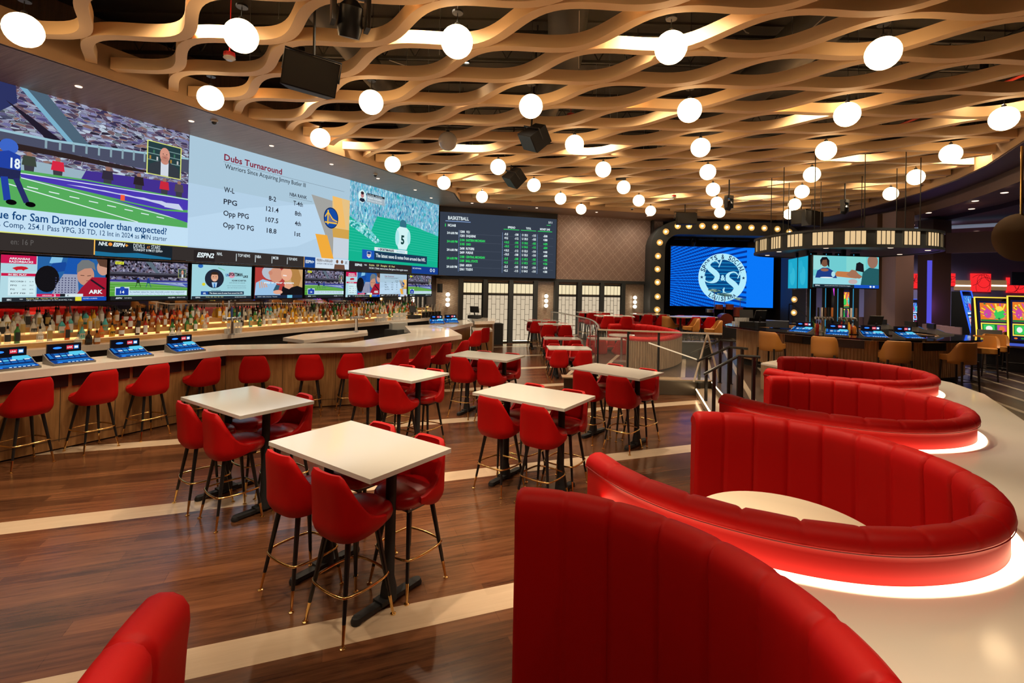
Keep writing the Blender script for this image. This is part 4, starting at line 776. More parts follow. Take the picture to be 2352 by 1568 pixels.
TM = terminal(); tf = [0]
def term(P, rz, lb, grp='game terminals set into the bar'):
    tf[0] += 1
    if tf[0] == 1: TM.location = P; TM.rotation_euler = (0, 0, rz); TM['label'] = lb; TM['group'] = grp
    else: dup(TM, P, rz, lb, grp)
a01 = math.atan2(OUT[2][1]-OUT[1][1], OUT[2][0]-OUT[1][0])
L = (Vector(OUT[2])-Vector(OUT[1])).length
for n, px in enumerate((28, 160, 300, 425)):
    r = ray(px, 830); k = r.x/r.y; a, b_ = Vector(OUT[1]), Vector(OUT[2]); d = (b_-a).normalized(); P0 = a+Vector((-d.y, d.x))*.34; s = (k*P0.y-P0.x)/(d.x-k*d.y); p = P0+d*s
    term((p.x, p.y, BT+.001), a01, 'glowing blue game terminal in the stone bar top, %s from the left' % ORD[n])
for n, (px, py) in enumerate(((1002, 744), (1035, 742))): P = AT(px, py, BT); term((P.x, P.y+.1, BT+.001), .25, 'small distant game terminal on the short far bar wing, %s one' % ['left', 'right'][n])
# bar clutter inside
P = AT(922, 768, 0); tag(B().rbox((AT(915, 748, 1.0).x, AT(915, 748, 1.0).y, .95), (.5, .4, .3), .03, .5).build('ice_bin', mat('clear_plastic', (.7, .72, .7), .1, alpha=.6)), 'clear plastic ice bin inside the bar behind the long counter', 'bin')
t = thing('under_counter_fridge', 'dark under-counter refrigerator with steel handle inside the bar', 'refrigerator', WL(26.6, 0, 1.15), LRZ); B().box((0, 0, .45), (1.3, .5, .9)).build('body', CHAR, t); B().tube([(-.1, -.29, .3), (-.1, -.31, .8)], .012).build('handle', STEEL, t)
# ================= horseshoe booths =================
def cat_rom(P, step=.016, closed=False):
    P = [Vector(p) for p in P]; n = len(P); out = []
    for i in range(n if closed else n-1):
        if closed: a, b_, c, d = P[i-1], P[i], P[(i+1) % n], P[(i+2) % n]
        else: a, b_, c, d = P[max(0, i-1)], P[i], P[i+1], P[min(n-1, i+2)]
        m = max(2, int((c-b_).length/step))
        for k in range(m): t = k/m; out.append(.5*((2*b_)+(c-a)*t+(2*a-5*b_+4*c-d)*t*t+(3*b_-a-3*c+d)*t**3))
    if not closed: out.append(P[-1])
    return out
UP = [(0, -.82), (.2, -.92), (.45, -1.01), (.75, -1.05), (1.05, -1.02), (1.35, -.93), (1.6, -.79), (1.8, -.6), (1.97, -.35), (2.08, -.07), (2.11, .22), (2.06, .52), (1.92, .8), (1.73, 1.01), (1.49, 1.17), (1.22, 1.27), (.95, 1.30), (.67, 1.27), (.42, 1.19), (.2, 1.06), (0, .87)]
def normals(p):
    r = []
    for i in range(len(p)):
        d = (p[min(i+1, len(p)-1)]-p[max(i-1, 0)]).normalized(); r.append(Vector((-d.y, d.x)))     # towards the inside
    return r
def booth(name, path, lab, top=1.13, z0=.0, fluted=False, glow=True, ch=.285, bench=True):
    t = thing(name, lab, 'booth'); p = cat_rom(path); nr = normals(p); s = 0; rows = []
    S_ = [0]
    for i in range(1, len(p)): S_.append(S_[-1]+(p[i]-p[i-1]).length)
    k = max(1, round(S_[-1]/ch)); c_ = S_[-1]/k
    D = top-1.13
    prof = [(.055, z0+.01, 1), (.065, z0+.3, 1), (.075, .7+D, 1), (.085, .92+D, 1), (.093, 1.02+D, 1), (.088, 1.075+D, 1), (.065, 1.112+D, 1), (.03, 1.13+D, 1), (-.01, 1.132+D, .8), (-.045, 1.118+D, .6), (-.068, 1.09+D, .45), (-.075, 1.06+D, .35), (-.068, 1.038+D, .15)]
    for i, q in enumerate(p):
        e = min(S_[i], S_[-1]-S_[i]); ph = (S_[i]/c_) % 1; ph = min(ph, 1-ph)*c_; g = .020*math.exp(-(ph/.010)**2)-.005*sin(PI*min(1, ph/c_))
        er = .03*(1-min(1, e/.05))**2
        rows.append([(q.x+nr[i].x*(o-(g*w_ if o > 0 else -g*w_*.7)), q.y+nr[i].y*(o-(g*w_ if o > 0 else -g*w_*.7)), z+z0*0-(er+g*.45*w_ if z > 1.0+D else 0)) for o, z, w_ in prof])
    b = B().grid(rows)
    b.grid([[(q.x+nr[i].x*o, q.y+nr[i].y*o, z) for o, z in ((.055, z0+.01), (.05, z0))] for i, q in enumerate(p)], flip=True)
    fz = lambda i, o: (p[i].x+nr[i].x*o, p[i].y+nr[i].y*o)
    if not fluted: b.grid([[(*fz(i, o), z) for o, z in ((-.068, 1.038+D), (-.055, 1.03+D), (-.05, .99+D), (-.05, z0))] for i in range(len(p))])
    for i in (0, len(p)-1):
        ks = [tuple(r) for r in rows[i]]+[(*fz(i, -.05), 1.03+D), (*fz(i, -.05), z0), (*fz(i, .06), z0)]; n0 = len(b.v); b.v += ks; f = [n0+j for j in range(len(ks))]; b.f.append(f if i == 0 else f[::-1]); b.m.append(0)
    b.build('upholstered_back', RED, t, True, 55)
    sb = B(); sb.grid([[(*fz(i, -.069), 1.034+D), (*fz(i, -.073), 1.03+D), (*fz(i, -.069), 1.026+D)] for i in range(len(p))]); sb.build('piping', mat('red_piping', (.25, .002, .004), .5), t)
    if fluted:
        b = B(); rr = []
        for i in range(len(p)):
            o = -.05-(.022 if (i % 3) else 0); rr.append([(*fz(i, o), z0+.05), (*fz(i, o), 1.03+D)])
        b.grid(rr, flip=True).build('fluted_wood_back', wood('fluted_oak', (.22, .14, .08), (.38, .26, .16), 0, (9, 9, .7)), t, False)
    if bench:
        bp = [(.07, .30), (.07, .47), (.40, .475), (.46, .46), (.48, .42), (.47, .32), (.42, .30), (.42, z0), (.06, z0)]
        B().grid([[(*fz(i, o), z+(z0 if z > .2 else 0)) for o, z in bp] for i in range(int(len(p)*.37), int(len(p)*.65), 3)]).build('bench_seat', REDS, t, True, 50)
    if glow:
        B().grid([[(*fz(i, -.052), .877), (*fz(i, -.122), .877)] for i in range(12, len(p)-12)]).build('light_strip', em('white_led', (1, .64, .38), 6.5), t)
    return t
BP = [(-.643, 2.379, 36.4, 'nearest to the camera, cut off by the frame'), (1.201, 4.166, 45.8, 'second from the camera, holding a round table'), (3.058, 6.302, 46.6, 'third from the camera'), (4.5, 8.35, 55, 'furthest of the four, in front of the tan stools')]
BO = []
for i, (x, y, a, lb) in enumerate(BP):
    lb = 'red channel-tufted horseshoe booth '+lb
    if i == 0: o = booth('horseshoe_booth', UP, lb); o['group'] = 'red horseshoe booths'; o0 = o
    else: o = dup(o0, (0, 0, 0), 0, lb, 'red horseshoe booths')
    o.location = (x, y, 0); o.rotation_euler = (0, 0, math.radians(a-90)); BO.append(o)
def bt(i, n, m):
    x, y, a, _ = BP[i]; a = math.radians(a-90); return (x+n*cos(a)-m*sin(a), y+n*sin(a)+m*cos(a))
tb_ = None
for i in range(4):
    x, y = bt(i, *((1.08, -.1) if i else (1.16, -.18))); lb = 'round cream booth table inside the %s booth from the camera' % ORD[i]
    if tb_ is None:
        tb_ = thing('booth_table', lb, 'table', (x, y, 0), 0, 'booth tables'); B().lathe([(0, .69), (.5, .69), (.575, .70), (.58, .72), (.57, .725), (0, .725)], n=56).build('table_top', mat('cream_table_top', (.74, .64, .48), .2), tb_, True, 40); B().lathe([(.25, 0), (.25, .02), (.05, .05), (.045, .69)], n=20).build('pedestal', BLKM, tb_, True)
    else: dup(tb_, (x, y, 0), 0, lb)
up = cat_rom(UP, .08); un = normals(up)
oc = [(q.x-n.x*.02, q.y-n.y*.02) for q, n in zip(up, un)]
pg = [(-2.3, .5)]; seg = []
for i in range(4):
    tr = [bt(i, *q) for q in oc if q[0] > .3]
    if i == 0: tr = [bt(0, *q) for q in oc if not (q[1] < -.4 and q[0] < .7)]; tr = [q for q in tr if q[0]+q[1]*0 > -9]; tr = [bt(0, *q) for j, q in enumerate(oc) if (j > len(oc)*.12) and (q[0] > .3)]
    pg += tr
pg += [(5.14, 10.0), (5.9, 10.6), (6.8, 10.2), (7.35, 9.3), (7.42, 8.2), (7.08, 7.27), (6.05, 5.72), (5.2, 4.5), (4.4, 3.2), (3.6, 1.6), (3.0, -.9), (-1.9, -.9)]
t = thing('booth_counter', 'cream solid-surface counter wrapping around the backs of the red booths', 'counter')
B().prism(pg, .835, .87).build('counter_top', SOLID, t)
B().prism(pg, 0, .832).build('counter_base', wood('booth_base_oak', (.25, .15, .08), (.36, .24, .14), 0, (9, 9, .7)), t)
# ================= platform, steps, railings =================
st = B()
st.prism([(3.42, 8.0), (3.75, 7.9), (4.45, 10.75), (4.12, 10.78)], .004, .17, 0); struct(st.build('step', mat('step_tread', (.30, .22, .15), .3)))
fz_ = B()
for a, c, z in (((3.415, 7.99), (4.115, 10.75), .15), ((3.745, 7.9), (4.44, 10.7), .32)):
    A_, C_ = Vector((*a, z)), Vector((*c, z)); d = C_-A_; fz_.box((A_+C_)/2-Vector((.01, 0, 0)), (d.length, .012, .02), math.atan2(d.y, d.x))
tag(fz_.build('step_light', em('step_led', (1, .72, .4), 10)), 'warm light strips under the two step edges by the black handrails', 'light strip')
struct(B().box((2.8, 10.84, .352), (3.3, .3, .022)).build('trim_8', mat('ledge_oak', (.38, .27, .17), .2)))
RL = [((1616.5, 859.6), (1697.4, 816.7), (1746.4, 820), 'nearest'), ((1601.5, 829.7), (1675, 797), (1718, 801), 'middle'), ((1587, 812), (1655, 781), (1690.6, 783.4), 'furthest')]
for l, b_, e_, nm in RL:
    A_, B_, C_ = AT(*l, .92), AT(*b_, 1.26), AT(*e_, 1.26); t = thing('handrail', 'black metal stair handrail, %s of the three at the steps' % nm, 'handrail', (0, 0, 0), 0, 'stair handrails')
    B().tube([A_, B_, C_], .024, 8).build('rail', BLK, t, True)
    for P in (A_.lerp(B_, .3), B_, C_.lerp(B_, .3)):
        zf = 0 if P.z < 1.1 else UF; B().box((P.x, P.y, (P.z+zf)/2), (.045, .045, P.z-zf)).lathe([(.05, zf), (.05, zf+.01)], (P.x, P.y, 0), 10).build('post', BLK, t)
GLASS = mat('railing_glass', (.75, .85, .82), .03, alpha=.10)
rc = [AT(1402, 716, 1.4)]+[AT(*q, 1.4) for q in ((1266, 716), (1290, 719), (1351, 732), (1372, 745), (1374, 757))]
t = thing('curved_railing', 'curved steel handrail on glass around the back of the platform', 'railing'); pc = [Vector((p.x, p.y)) for p in rc[1:]]; pc = cat_rom(pc, .25)
B().tube([(q.x, q.y, 1.4) for q in pc], .022, 8).build('rail', STEEL, t, True)
B().grid([[(q.x, q.y, UF), (q.x, q.y, 1.37)] for q in pc]).build('glass_panel', GLASS, t)
for q in pc[::5]+[pc[-1]]: B().tube([(q.x, q.y, UF), (q.x, q.y, 1.38)], .018, 6).build('post', STEEL, t)
A_, C_ = AT(1374, 757, 1.4), AT(1658, 767, 1.4); t = thing('front_railing', 'pale flat-topped railing with glass along the front of the platform', 'railing'); d = C_-A_
B().box((A_+C_)/2, (d.length, .07, .03), math.atan2(d.y, d.x)).build('rail', mat('pale_rail', (.55, .46, .36), .3), t)
for k in (0, .25, .5): P = A_.lerp(C_, k); B().box((P.x, P.y, (UF+1.39)/2), (.04, .04, 1.39-UF)).build('post', BLKM, t)
M_ = A_.lerp(C_, .31); B().add([(A_.x, A_.y, UF), (M_.x*1.0+1.4, M_.y-.25, UF), (M_.x+1.4, M_.y-.25, 1.38), (A_.x, A_.y, 1.38)], [(0, 1, 2, 3)]).build('glass_panel', GLASS, t)
for s_ in (-1, 1): P = AT(1625, 766, 1.39); B().tube([P, (P.x+s_*.28, P.y, UF)], .02, 6).build('leg', mat('pale_rail', (.5, .4, .3), .3), t)
tag(B().tube([AT(1490, 787, 1.25), AT(1600, 825, .95)], .012, 8).build('lit_handrail', em('rail_led', (.9, .68, .42), .9)), 'sloping handrail with a glowing underside beside the fluted booth', 'handrail')
fb = [AT(*q, 1.14) for q in ((1441, 774), (1480, 777), (1520, 776), (1552, 770), (1560, 763), (1540, 757), (1500, 749), (1450, 745), (1398, 745.5))]
bo = booth('fluted_booth', [(p.x, p.y) for p in fb], 'curved red booth with fluted wood outside, on the platform behind the railing', 1.17, UF, True, False, .25, True)
P = AT(1428, 770, 1.05); t = thing('cafe_table', 'small round table with steel pedestal beside the fluted booth', 'table', (P.x, P.y, UF)); B().lathe([(0, .7), (.35, .7), (.35, .73), (0, .73)], n=32).build('table_top', WHT, t); B().lathe([(.22, 0), (.22, .015), (.03, .04), (.03, .7)], n=16).build('pedestal', STEEL, t, True)
t = thing('platform_half_wall', 'dark low wall along the platform passage, left of the handrails', 'half wall', AT(1662, 840, UF)); P = AT(1600, 800, UF)
B().box((-.3, 1.2, .2), (.9, .1, .55)).build('panel', CHAR, t); B().box((-.3, 1.2, .49), (.94, .16, .03)).build('cap', mat('cap_grey', (.2, .22, .25), .3), t)
# ================= bar at right =================
Z0 = UF; RT = 1.37
ro = [(6.1, 13.9), (6.07, 13.0), (6.35, 11.95), (6.95, 11.05), (7.6, 10.5), (8.45, 10.3), (9.5, 10.42), (10.55, 10.9), (11.2, 11.8), (11.35, 13.0), (11.0, 14.2), (10.1, 15.2), (8.7, 15.6), (7.2, 15.2)]
rp = [tuple(v) for v in cat_rom(ro, .06, True)]; rcn = Vector((8.7, 12.9))
ins = lambda d, pl=None: [tuple(Vector(q)-(Vector(q)-rcn).normalized()*d) for q in (pl or rp)]
GRAN = mat('black_granite', (.006, .006, .009), .06)
t = thing('oval_bar', 'oval bar at right with black stone top and fluted wood front', 'bar counter')
def ringp(b, o, i, z0, z1):
    n = len(o); b.grid([[(*o[k % n], z0), (*o[k % n], z1), (*i[k % n], z1), (*i[k % n], z0)] for k in range(n+1)], closed=True); return b
ringp(B(), rp, ins(.75), RT-.04, RT).build('countertop', GRAN, t)
fp = cat_rom(ro, .018, True); fl = []
for k, q in enumerate(fp): d = (q-rcn).normalized(); fl.append(tuple(q-d*(.30+(.02 if (k//2) % 2 else 0))))
ringp(B(), fl, ins(.5, fl), Z0+.18, RT-.04).build('fluted_front', wood('fluted_walnut_oak', (.40, .22, .10), (.58, .36, .19), 0, (9, 9, .7)), t)
ringp(B(), ins(.42), ins(.6), Z0, Z0+.18).build('toe_kick', BLKM, t)
ringp(B(), ins(-.002), ins(.02), RT-.045, RT-.038).build('edge_trim', STEEL, t)
mk = B()
for px in (1805, 1860, 1960, 2075): P = APL(px, 788, (0, 0, 0), (0, 1, 0)) if 0 else None
for px, wd in ((1808, .42), (1858, .4), (1953, .55), (2078, .66), (2180, .6)):
    kx = ray(px, 790); kk = kx.x/kx.y; bst = min((q for q in fp if q.y < 12.9), key=lambda q: abs(q.x/q.y-kk)*100+q.y*.1); d = (bst-rcn).normalized(); P = bst-d*.285; mk.box((P.x, P.y, RT-.15), (wd, .05, .2), math.atan2(d.y, d.x)+PI/2)
mk.build('machine_access_panel', BLK, t)
# game terminals on the oval bar
def onoval(px, lo=True):
    kx = ray(px, 760); kk = kx.x/kx.y; q = min((q for q in fp if (q.y < 12.9) == lo), key=lambda q: abs(q.x/q.y-kk)*100+q.y*.1); return q, (q-rcn).normalized()
for n, px in enumerate((1822, 1922, 2022, 2120)):
    q, d = onoval(px); P = q-d*.35; term((P.x, P.y, RT+.001), math.atan2(d.y, d.x)+PI/2, 'glowing game terminal on the near side of the oval bar, %s from left' % ORD[n])
for n, (x, y) in enumerate(((10.75, 12.2), (10.85, 13.0), (10.6, 13.9))):
    d = (Vector((x, y))-rcn).normalized(); term((x, y, RT+.001), math.atan2(d.y, d.x)+PI/2, 'game terminal seen from behind at the right end of the oval bar, %s' % ['nearest', 'middle', 'furthest'][n])
# overhead canopy
cc_ = Vector((8.66, 12.9)); CZ0, CZ1 = 3.38, 3.82
def sup(rx, ry, n=96, e=2.5):
    r = []
    for i in range(n):
        a = 2*PI*i/n; c, s_ = cos(a), sin(a); k = (abs(c)**e+abs(s_)**e)**(-1/e); r.append((cc_.x+c*k*rx, cc_.y+s_*k*ry))
    return r
t = thing('bar_canopy', 'large dark oval canopy with lit cream panels hung over the oval bar', 'canopy')
cb = B(); cb.prism(sup(1.85, 1.98), CZ0+.02, CZ1-.02); ringp(cb, sup(1.90, 2.03), sup(1.82, 1.95), CZ0, CZ0+.06); ringp(cb, sup(1.90, 2.03), sup(1.82, 1.95), CZ1-.05, CZ1); cb.build('body', CHAR, t)
CAN_LIT = em('canopy_panel_lit', (.86, .60, .31), .9); so = sup(1.865, 1.995, 240)
for k in range(20):
    i0 = k*12+2; b = B(); b.grid([[(*so[(i0+j) % 240], CZ0+.075), (*so[(i0+j) % 240], CZ1-.065)] for j in range(9)], flip=True); pn = b.build('lit_panel', CAN_LIT, t)
    m_ = B()
    for j in (0, 2, 4, 6, 8): q = so[(i0+j) % 240]; d = (Vector(q)-cc_).normalized(); m_.box((q[0]+d.x*.008, q[1]+d.y*.008, (CZ0+CZ1)/2), (.012, .012, .33), math.atan2(d.y, d.x))
    m_.build('mullion', BLKM, pn)
for k in range(8):
    q = sup(1.6, 1.75, 8)[k]; b = B().lathe([(0, CZ0+.012), (.05, CZ0+.012), (.06, CZ0+.02)], (q[0], q[1], 0), 12).build('downlight', em('recessed_glow', (1, .7, .5), 2), t); l = lamp('canopy_lamp', 'SPOT', (q[0], q[1], CZ0-.02), 75, (1, .72, .45), .04, 140); l.parent = b
for k in range(10): q = sup(1.5, 1.6, 10)[k]; B().tube([(q[0], q[1], CZ1-.02), (q[0], q[1], 5.7)], .01, 6).build('suspension_rod', BLK, t)
# televisions below the canopy
def hangtv(name, lb, Pl, Pr, z0, z1, fn):
    Pl, Pr = Vector(Pl), Vector(Pr); d = Pr-Pl; w_ = d.length; a = math.atan2(d.y, d.x); t = thing(name, lb, 'television', (*Pl, z0), a, 'televisions under the canopy')
    S = Scr((.02, -.006, .02), (1, 0, 0), (0, 0, 1), w_-.04, z1-z0-.04); fn(S); S.build('display', t); B().box((w_/2, .03, (z1-z0)/2), (w_, .065, z1-z0)).build('bezel', BLK, t); B().box((w_/2, .09, (z1-z0)/2+.3), (.1, .06, z1-z0)).build('hanging_mount', BLK, t)
def cyan(S): S.rect(0, 0, 1, 1, E(30, 165, 200)); S.ell(.5, .4, .3, .3, E(50, 180, 210)); S.ell(.3, .7, .2, .2, E(40, 172, 206))
def people(S):
    S.rect(0, 0, 1, 1, E(110, 200, 205)); S.rect(.0, .55, .2, 1, E(150, 215, 215)); S.rect(.5, .5, .8, 1, E(130, 210, 205)); S.rect(0, .1, 1, .36, E(150, 215, 225)); S.poly([(.3, .36), (.36, .52), (.62, .5), (.66, .3)], E(190, 120, 70))
    S.poly([(.03, .3), (.06, .52), (.14, .62), (.22, .62), (.32, .5), (.36, .3)], E(30, 60, 130)); S.ell(.17, .78, .055, .13, E(120, 80, 60)); S.poly([(.11, .68), (.1, .85), (.13, .95), (.2, .96), (.24, .85), (.24, .62), (.215, .7), (.2, .88), (.14, .86)], E(24, 22, 28)); S.ell(.17, .55, .06, .05, E(150, 96, 74))
    S.ell(.7, .64, .045, .11, E(150, 110, 90)); S.poly([(.64, .55), (.65, .78), (.7, .83), (.76, .76), (.77, .5), (.72, .52)], E(24, 24, 30)); S.poly([(.5, .42), (.58, .58), (.64, .56), (.68, .46), (.75, .36), (.7, .3), (.56, .34)], E(160, 110, 84)); S.poly([(.72, .1), (.75, .5), (.85, .66), (1, .62), (1, .1)], E(36, 90, 96)); S.ell(.9, .86, .08, .22, E(150, 110, 92))
    S.ell(.2, .31, .1, .02, E(230, 236, 236)); S.ell(.3, .42, .03, .09, E(170, 220, 230)); S.ell(.6, .2, .07, .08, E(190, 170, 170)); S.rect(0, 0, 1, .1, E(28, 38, 50)); S.rect(.62, 0, 1, .1, E(24, 80, 190)); S.text('ESPN2', .03, .04, .1, .035, WHs, .02); S.text('scores and news from around the league', .17, .045, .56, .03, WHs); S.ell(.87, .05, .016, .03, WHs); S.ell(.92, .05, .016, .03, WHs)
p_ = AY(1866, 590, 11.8); p2 = AY(2020, 590, 12.0)
hangtv('bar_television', 'hanging television under the canopy showing people at a table', (p_.x, p_.y), (p2.x, p2.y), 2.45, 3.26, people)
q1, q2, q3 = AY(1811, 600, 13.6), AY(1832.5, 600, 12.75), AY(1857, 600, 12.0)
hangtv('bar_television', 'angled cyan television under the canopy, left of the pair', (q1.x, q1.y), (q2.x, q2.y), 2.42, 3.26, cyan)
hangtv('bar_television', 'angled cyan television under the canopy, right of the pair', (q2.x+.01, q2.y), (q3.x, q3.y), 2.42, 3.26, cyan)
# posts with blue glow, taps, clutter
for n, px in enumerate((1862, 1897, 1925, 1960)):
    P = AY(px, 700, 12.6); t = thing('canopy_post', 'dark post with a blue-lit edge under the canopy, %s from the left' % ORD[n], 'post', (P.x, P.y, Z0), 0, 'posts inside the oval bar'); B().box((.02, 0, 1.52), (.15, .15, 3.02)).build('post', BLKM, t); B().box((-.062, -.08, 1.7), (.012, .012, 2.6)).build('light_strip', em('blue_led', (.05, .40, .7), .7), t)
P = AY(1905, 700, 11.9); tower((P.x-.15, P.y, RT), 'steel beer tower with many tap handles inside the oval bar, left', 5, .1, [TH[2], TH[0], TH[4], TH[2], TH[3]])
P = AY(1945, 700, 11.9); tower((P.x, P.y, RT), 'steel beer tower with blue and white handles inside the oval bar, right', 4, .0, [TH[0], TH[1], TH[0], TH[4]])
t = thing('inner_bar_shelf', 'dark service counter inside the oval bar carrying the beer towers', 'counter', (8.75, 12.9, Z0)); B().box((0, -.2, .98), (3.2, 1.6, .05)).build('countertop', GRAN, t); B().box((0, -.2, .48), (3.0, 1.4, .95)).build('cabinet', BLKM, t)
for i in range(16):
    P = AY(1925+i*4.2 if i < 10 else 1868+(i-10)*5, 700, 12.1+.12*(i % 3)); col = ['green', 'yellow', 'red', 'clear', 'amber'][i % 5]; o, fr = bottle(i % 4, col, i % 2, 0)
    lb = '%s bottle on the service counter of the oval bar' % col
    if not fr: o = dup(o, (0, 0, 0), 0, lb)
    o.location = (P.x, P.y, Z0+1.006); tag(o, lb, 'bottle', 'bottles inside the oval bar')
for i in range(18):
    P = AT(1690+(i % 6)*5.5, 748, RT); dup(gp_, (P.x, P.y+.16*(i//6 % 2), RT+.002+.115*(i//12+(i//6 % 2)*0)), 0, 'clear tumbler in the stack at the left end of the oval bar', 'tumblers on the oval bar')
P = AT(1722, 749, RT); register((P.x, P.y+.2, RT), -.3, 'small register with green screen at the left end of the oval bar', True)
P = AT(1762, 752, RT); register((P.x, P.y+.4, RT), PI+.2, 'black register seen from behind beside the stacked tumblers', False)
P = AY(2010, 735, 12.3); register((P.x, P.y, Z0+1.0), PI, 'black register inside the oval bar behind the terminals', False)
P = AT(1790, 752, RT); tag(B().rbox((P.x, P.y+.1, RT+.09), (.55, .35, .18), .03, -.5).build('receipt_box', mat('slate_plastic', (.08, .10, .13), .3)), 'slate grey box on the oval bar beside the first terminal', 'box')
# tan stools
TAN = mat('tan_leather', (.42, .17, .03), .45, bump=.1, bscale=300); DKW = mat('dark_leg', (.02, .013, .01), .4)
def tanstool():
    t = thing('tan_stool', '', 'bar stool'); rows = []; NA = 24
    def P(a, tt, off):
        ph = a*1.75; zt = lerp(1.06, .80, smooth((abs(ph)-.85)/.9)); z = .60+(zt-.60)*tt; R = .245+off; s_ = (abs(sin(ph))**2.6+abs(cos(ph))**2.6)**(-1/2.6); return Vector((sin(ph)*R*s_*1.05, -cos(ph)*R*s_, z-(.015 if tt > .98 else 0)))
    for tt in (0, .04, .25, .5, .75, .94, 1): rows.append([P(-1+2*i/NA, tt, 0 if .02 < tt < .97 else -.012) for i in range(NA+1)])
    for tt in (1, .94, .5, .04, 0): rows.append([P(-1+2*i/NA, tt, -.05) for i in range(NA+1)])
    rows.append(rows[0]); B().grid(rows).build('backrest', TAN, t, True, 60)
    B().rbox((0, .05, .71), (.44, .44, .11), .09, n=6).build('seat', TAN, t, True, 50)
    for sx in (-1, 1):
        for sy in (-1, 1): B().tube([(sx*.23, sy*.22, 0), (sx*.205, sy*.2, .66)], [.014, .022], 8).build('leg', DKW, t)
    B().tube([(-.22, -.215, .25), (.22, -.215, .25), (.22, .215, .25), (-.22, .215, .25)], .01, 6, closed=True).build('foot_rail', DKW, t); return t
TS = tanstool()
SPX = [(1790, 'first'), (1899, 'second'), (2041, 'third'), (2170, 'fourth')]
for px, nm in SPX:
    q, d = onoval(px); P = q+d*.28; place(TS, P.x, P.y, math.atan2(d.y, d.x)+PI/2, 'tan leather bar stool at the oval bar, %s from the left' % nm, 'tan stools', Z0)
for n, (px, dd) in enumerate(((2262, .3), (2285, .75), (2330, 1.5))):
    P = AY(px, 800, 11.3+dd*1.2); place(TS, P.x, P.y, PI*.75, 'tan leather bar stool at the right end of the oval bar, %s' % ['nearest', 'middle', 'furthest'][n], 'tan stools', Z0)
for n, (px, yy, a) in enumerate(((1589, 16.5, 1.5), (1538, 17.5, -1.2), (1640, 15.6, 1.4))):
    P = AY(px, 745, yy); place(TS, P.x, P.y, a, ['tan stool right of the round high table before the stage', 'tan stool left of the round high table before the stage', 'tan stool at the left end of the oval bar, near the stage'][n], 'tan stools', Z0)
P = AY(1563, 740, 17.0); t = thing('round_high_table', 'round white high table on black pedestal before the stage', 'table', (P.x, P.y, Z0)); B().lathe([(0, 1.04), (.38, 1.04), (.38, 1.07), (0, 1.07)], n=32).build('table_top', WHT, t); B().lathe([(.25, 0), (.25, .02), (.035, .05), (.035, 1.04)], n=14).build('pedestal', BLKM, t, True)
# ================= lit lattice doors, tile, sconces =================
PAN = em('backlit_panel', srgb(222, 202, 172), .85); PANT = em('backlit_panel_top', srgb(240, 222, 180), 1.0)
for n, (a, b_) in enumerate(((-1.65, -.83), (-.62, .28), (.45, 1.37), (2.47, 3.34), (3.55, 4.44), (4.61, 5.47))):
    w_ = b_-a; m = (a+b_)/2; d = struct(B().box(WB(m, 1.27, .02), (w_, .02, 2.42), BRZ).build('door_%d' % (n+1), [mat('door_backing', (.3, .26, .2), .5)]))
    B().box(WB(m, 2.24, .04), (w_-.06, .015, .38), BRZ).build('upper_pane', PANT, d); B().box(WB(m, 1.0, .04), (w_-.06, .015, 1.9), BRZ).build('lower_pane', PAN, d)
    fr = B()
    for z, h in ((.04, .06), (1.98, .07), (2.46, .05)): fr.box(WB(m, z, .055), (w_, .04, h), BRZ)
    for s_ in (a+.015, b_-.015): fr.box(WB(s_, 1.25, .055), (.04, .04, 2.45), BRZ)
    fr.build('frame', BLKM, d); g = B()
    for k in range(1, 5): u = a+w_*k/5; g.box(WB(u, 2.22, .053), (.012, .01, .42), BRZ).box(WB(u, 1.0, .053), (.012, .01, 1.92), BRZ)
    for k in range(5):
        u = a+w_*(k+.5)/5
        for j in range(5): z = .12+j*.42+(.21 if k % 2 else 0); g.box(WB(u, z, .053), (w_/5, .01, .012), BRZ) if z < 1.9 else 0
    g.build('lattice', BLKM, d)
    B().box(WB(m, .085, .07), (w_-.1, .02, .02), BRZ).build('light_strip', em('door_led', (1, .85, .5), 4), d)
pp = B()
for tt in (-1.73, -.725, .365, 1.44, 2.37, 3.445, 4.525, 5.56, 6.75): pp.box(WB(tt, 1.3, .07), (.17, .16, 2.6), BRZ)
struct(pp.build('trim_9', CHAR))
for n, tt in enumerate((-2.25, 1.91, 6.14)):
    t = thing('wall_sconce', 'wall sconce of three stacked glowing globes, '+['left, beside the end of the bar', 'middle, between the two sets of doors', 'right, beside the stage'][n], 'wall lamp', WB(tt, 1.75, .1), BRZ, 'wall sconces')
    B().rbox((0, .03, 0), (.07, .06, .62), .02).build('back_plate', BRASS, t)
    for k in (-1, 0, 1): B().sphere((0, -.03, k*.2), .085, 14).build('globe', em('sconce_glow', (1, .88, .68), 3.5), t, True)
tag(B().rbox(WL(29.75, 2.2, .35), (.16, .16, .34), .02, LRZ).build('wall_speaker', BLKM), 'small black wall speaker in the corner right of the last television', 'speaker')
for n, (px, py, zz) in enumerate(((492, 277, 5.44), (862, 400, 5.44), (1170, 476, 5.44), (1452, 478, 5.44))):
    P = AT(px, py, zz); t = thing('ceiling_camera', 'small dome camera on the soffit, %s from the left' % ORD[n], 'camera', P, 0, 'dome cameras'); B().lathe([(.07, -.0), (.07, -.02), (.05, -.03)], n=16).build('base', WHT, t); B().sphere((0, 0, -.035), .045, 12).build('dome', BLK, t, True)
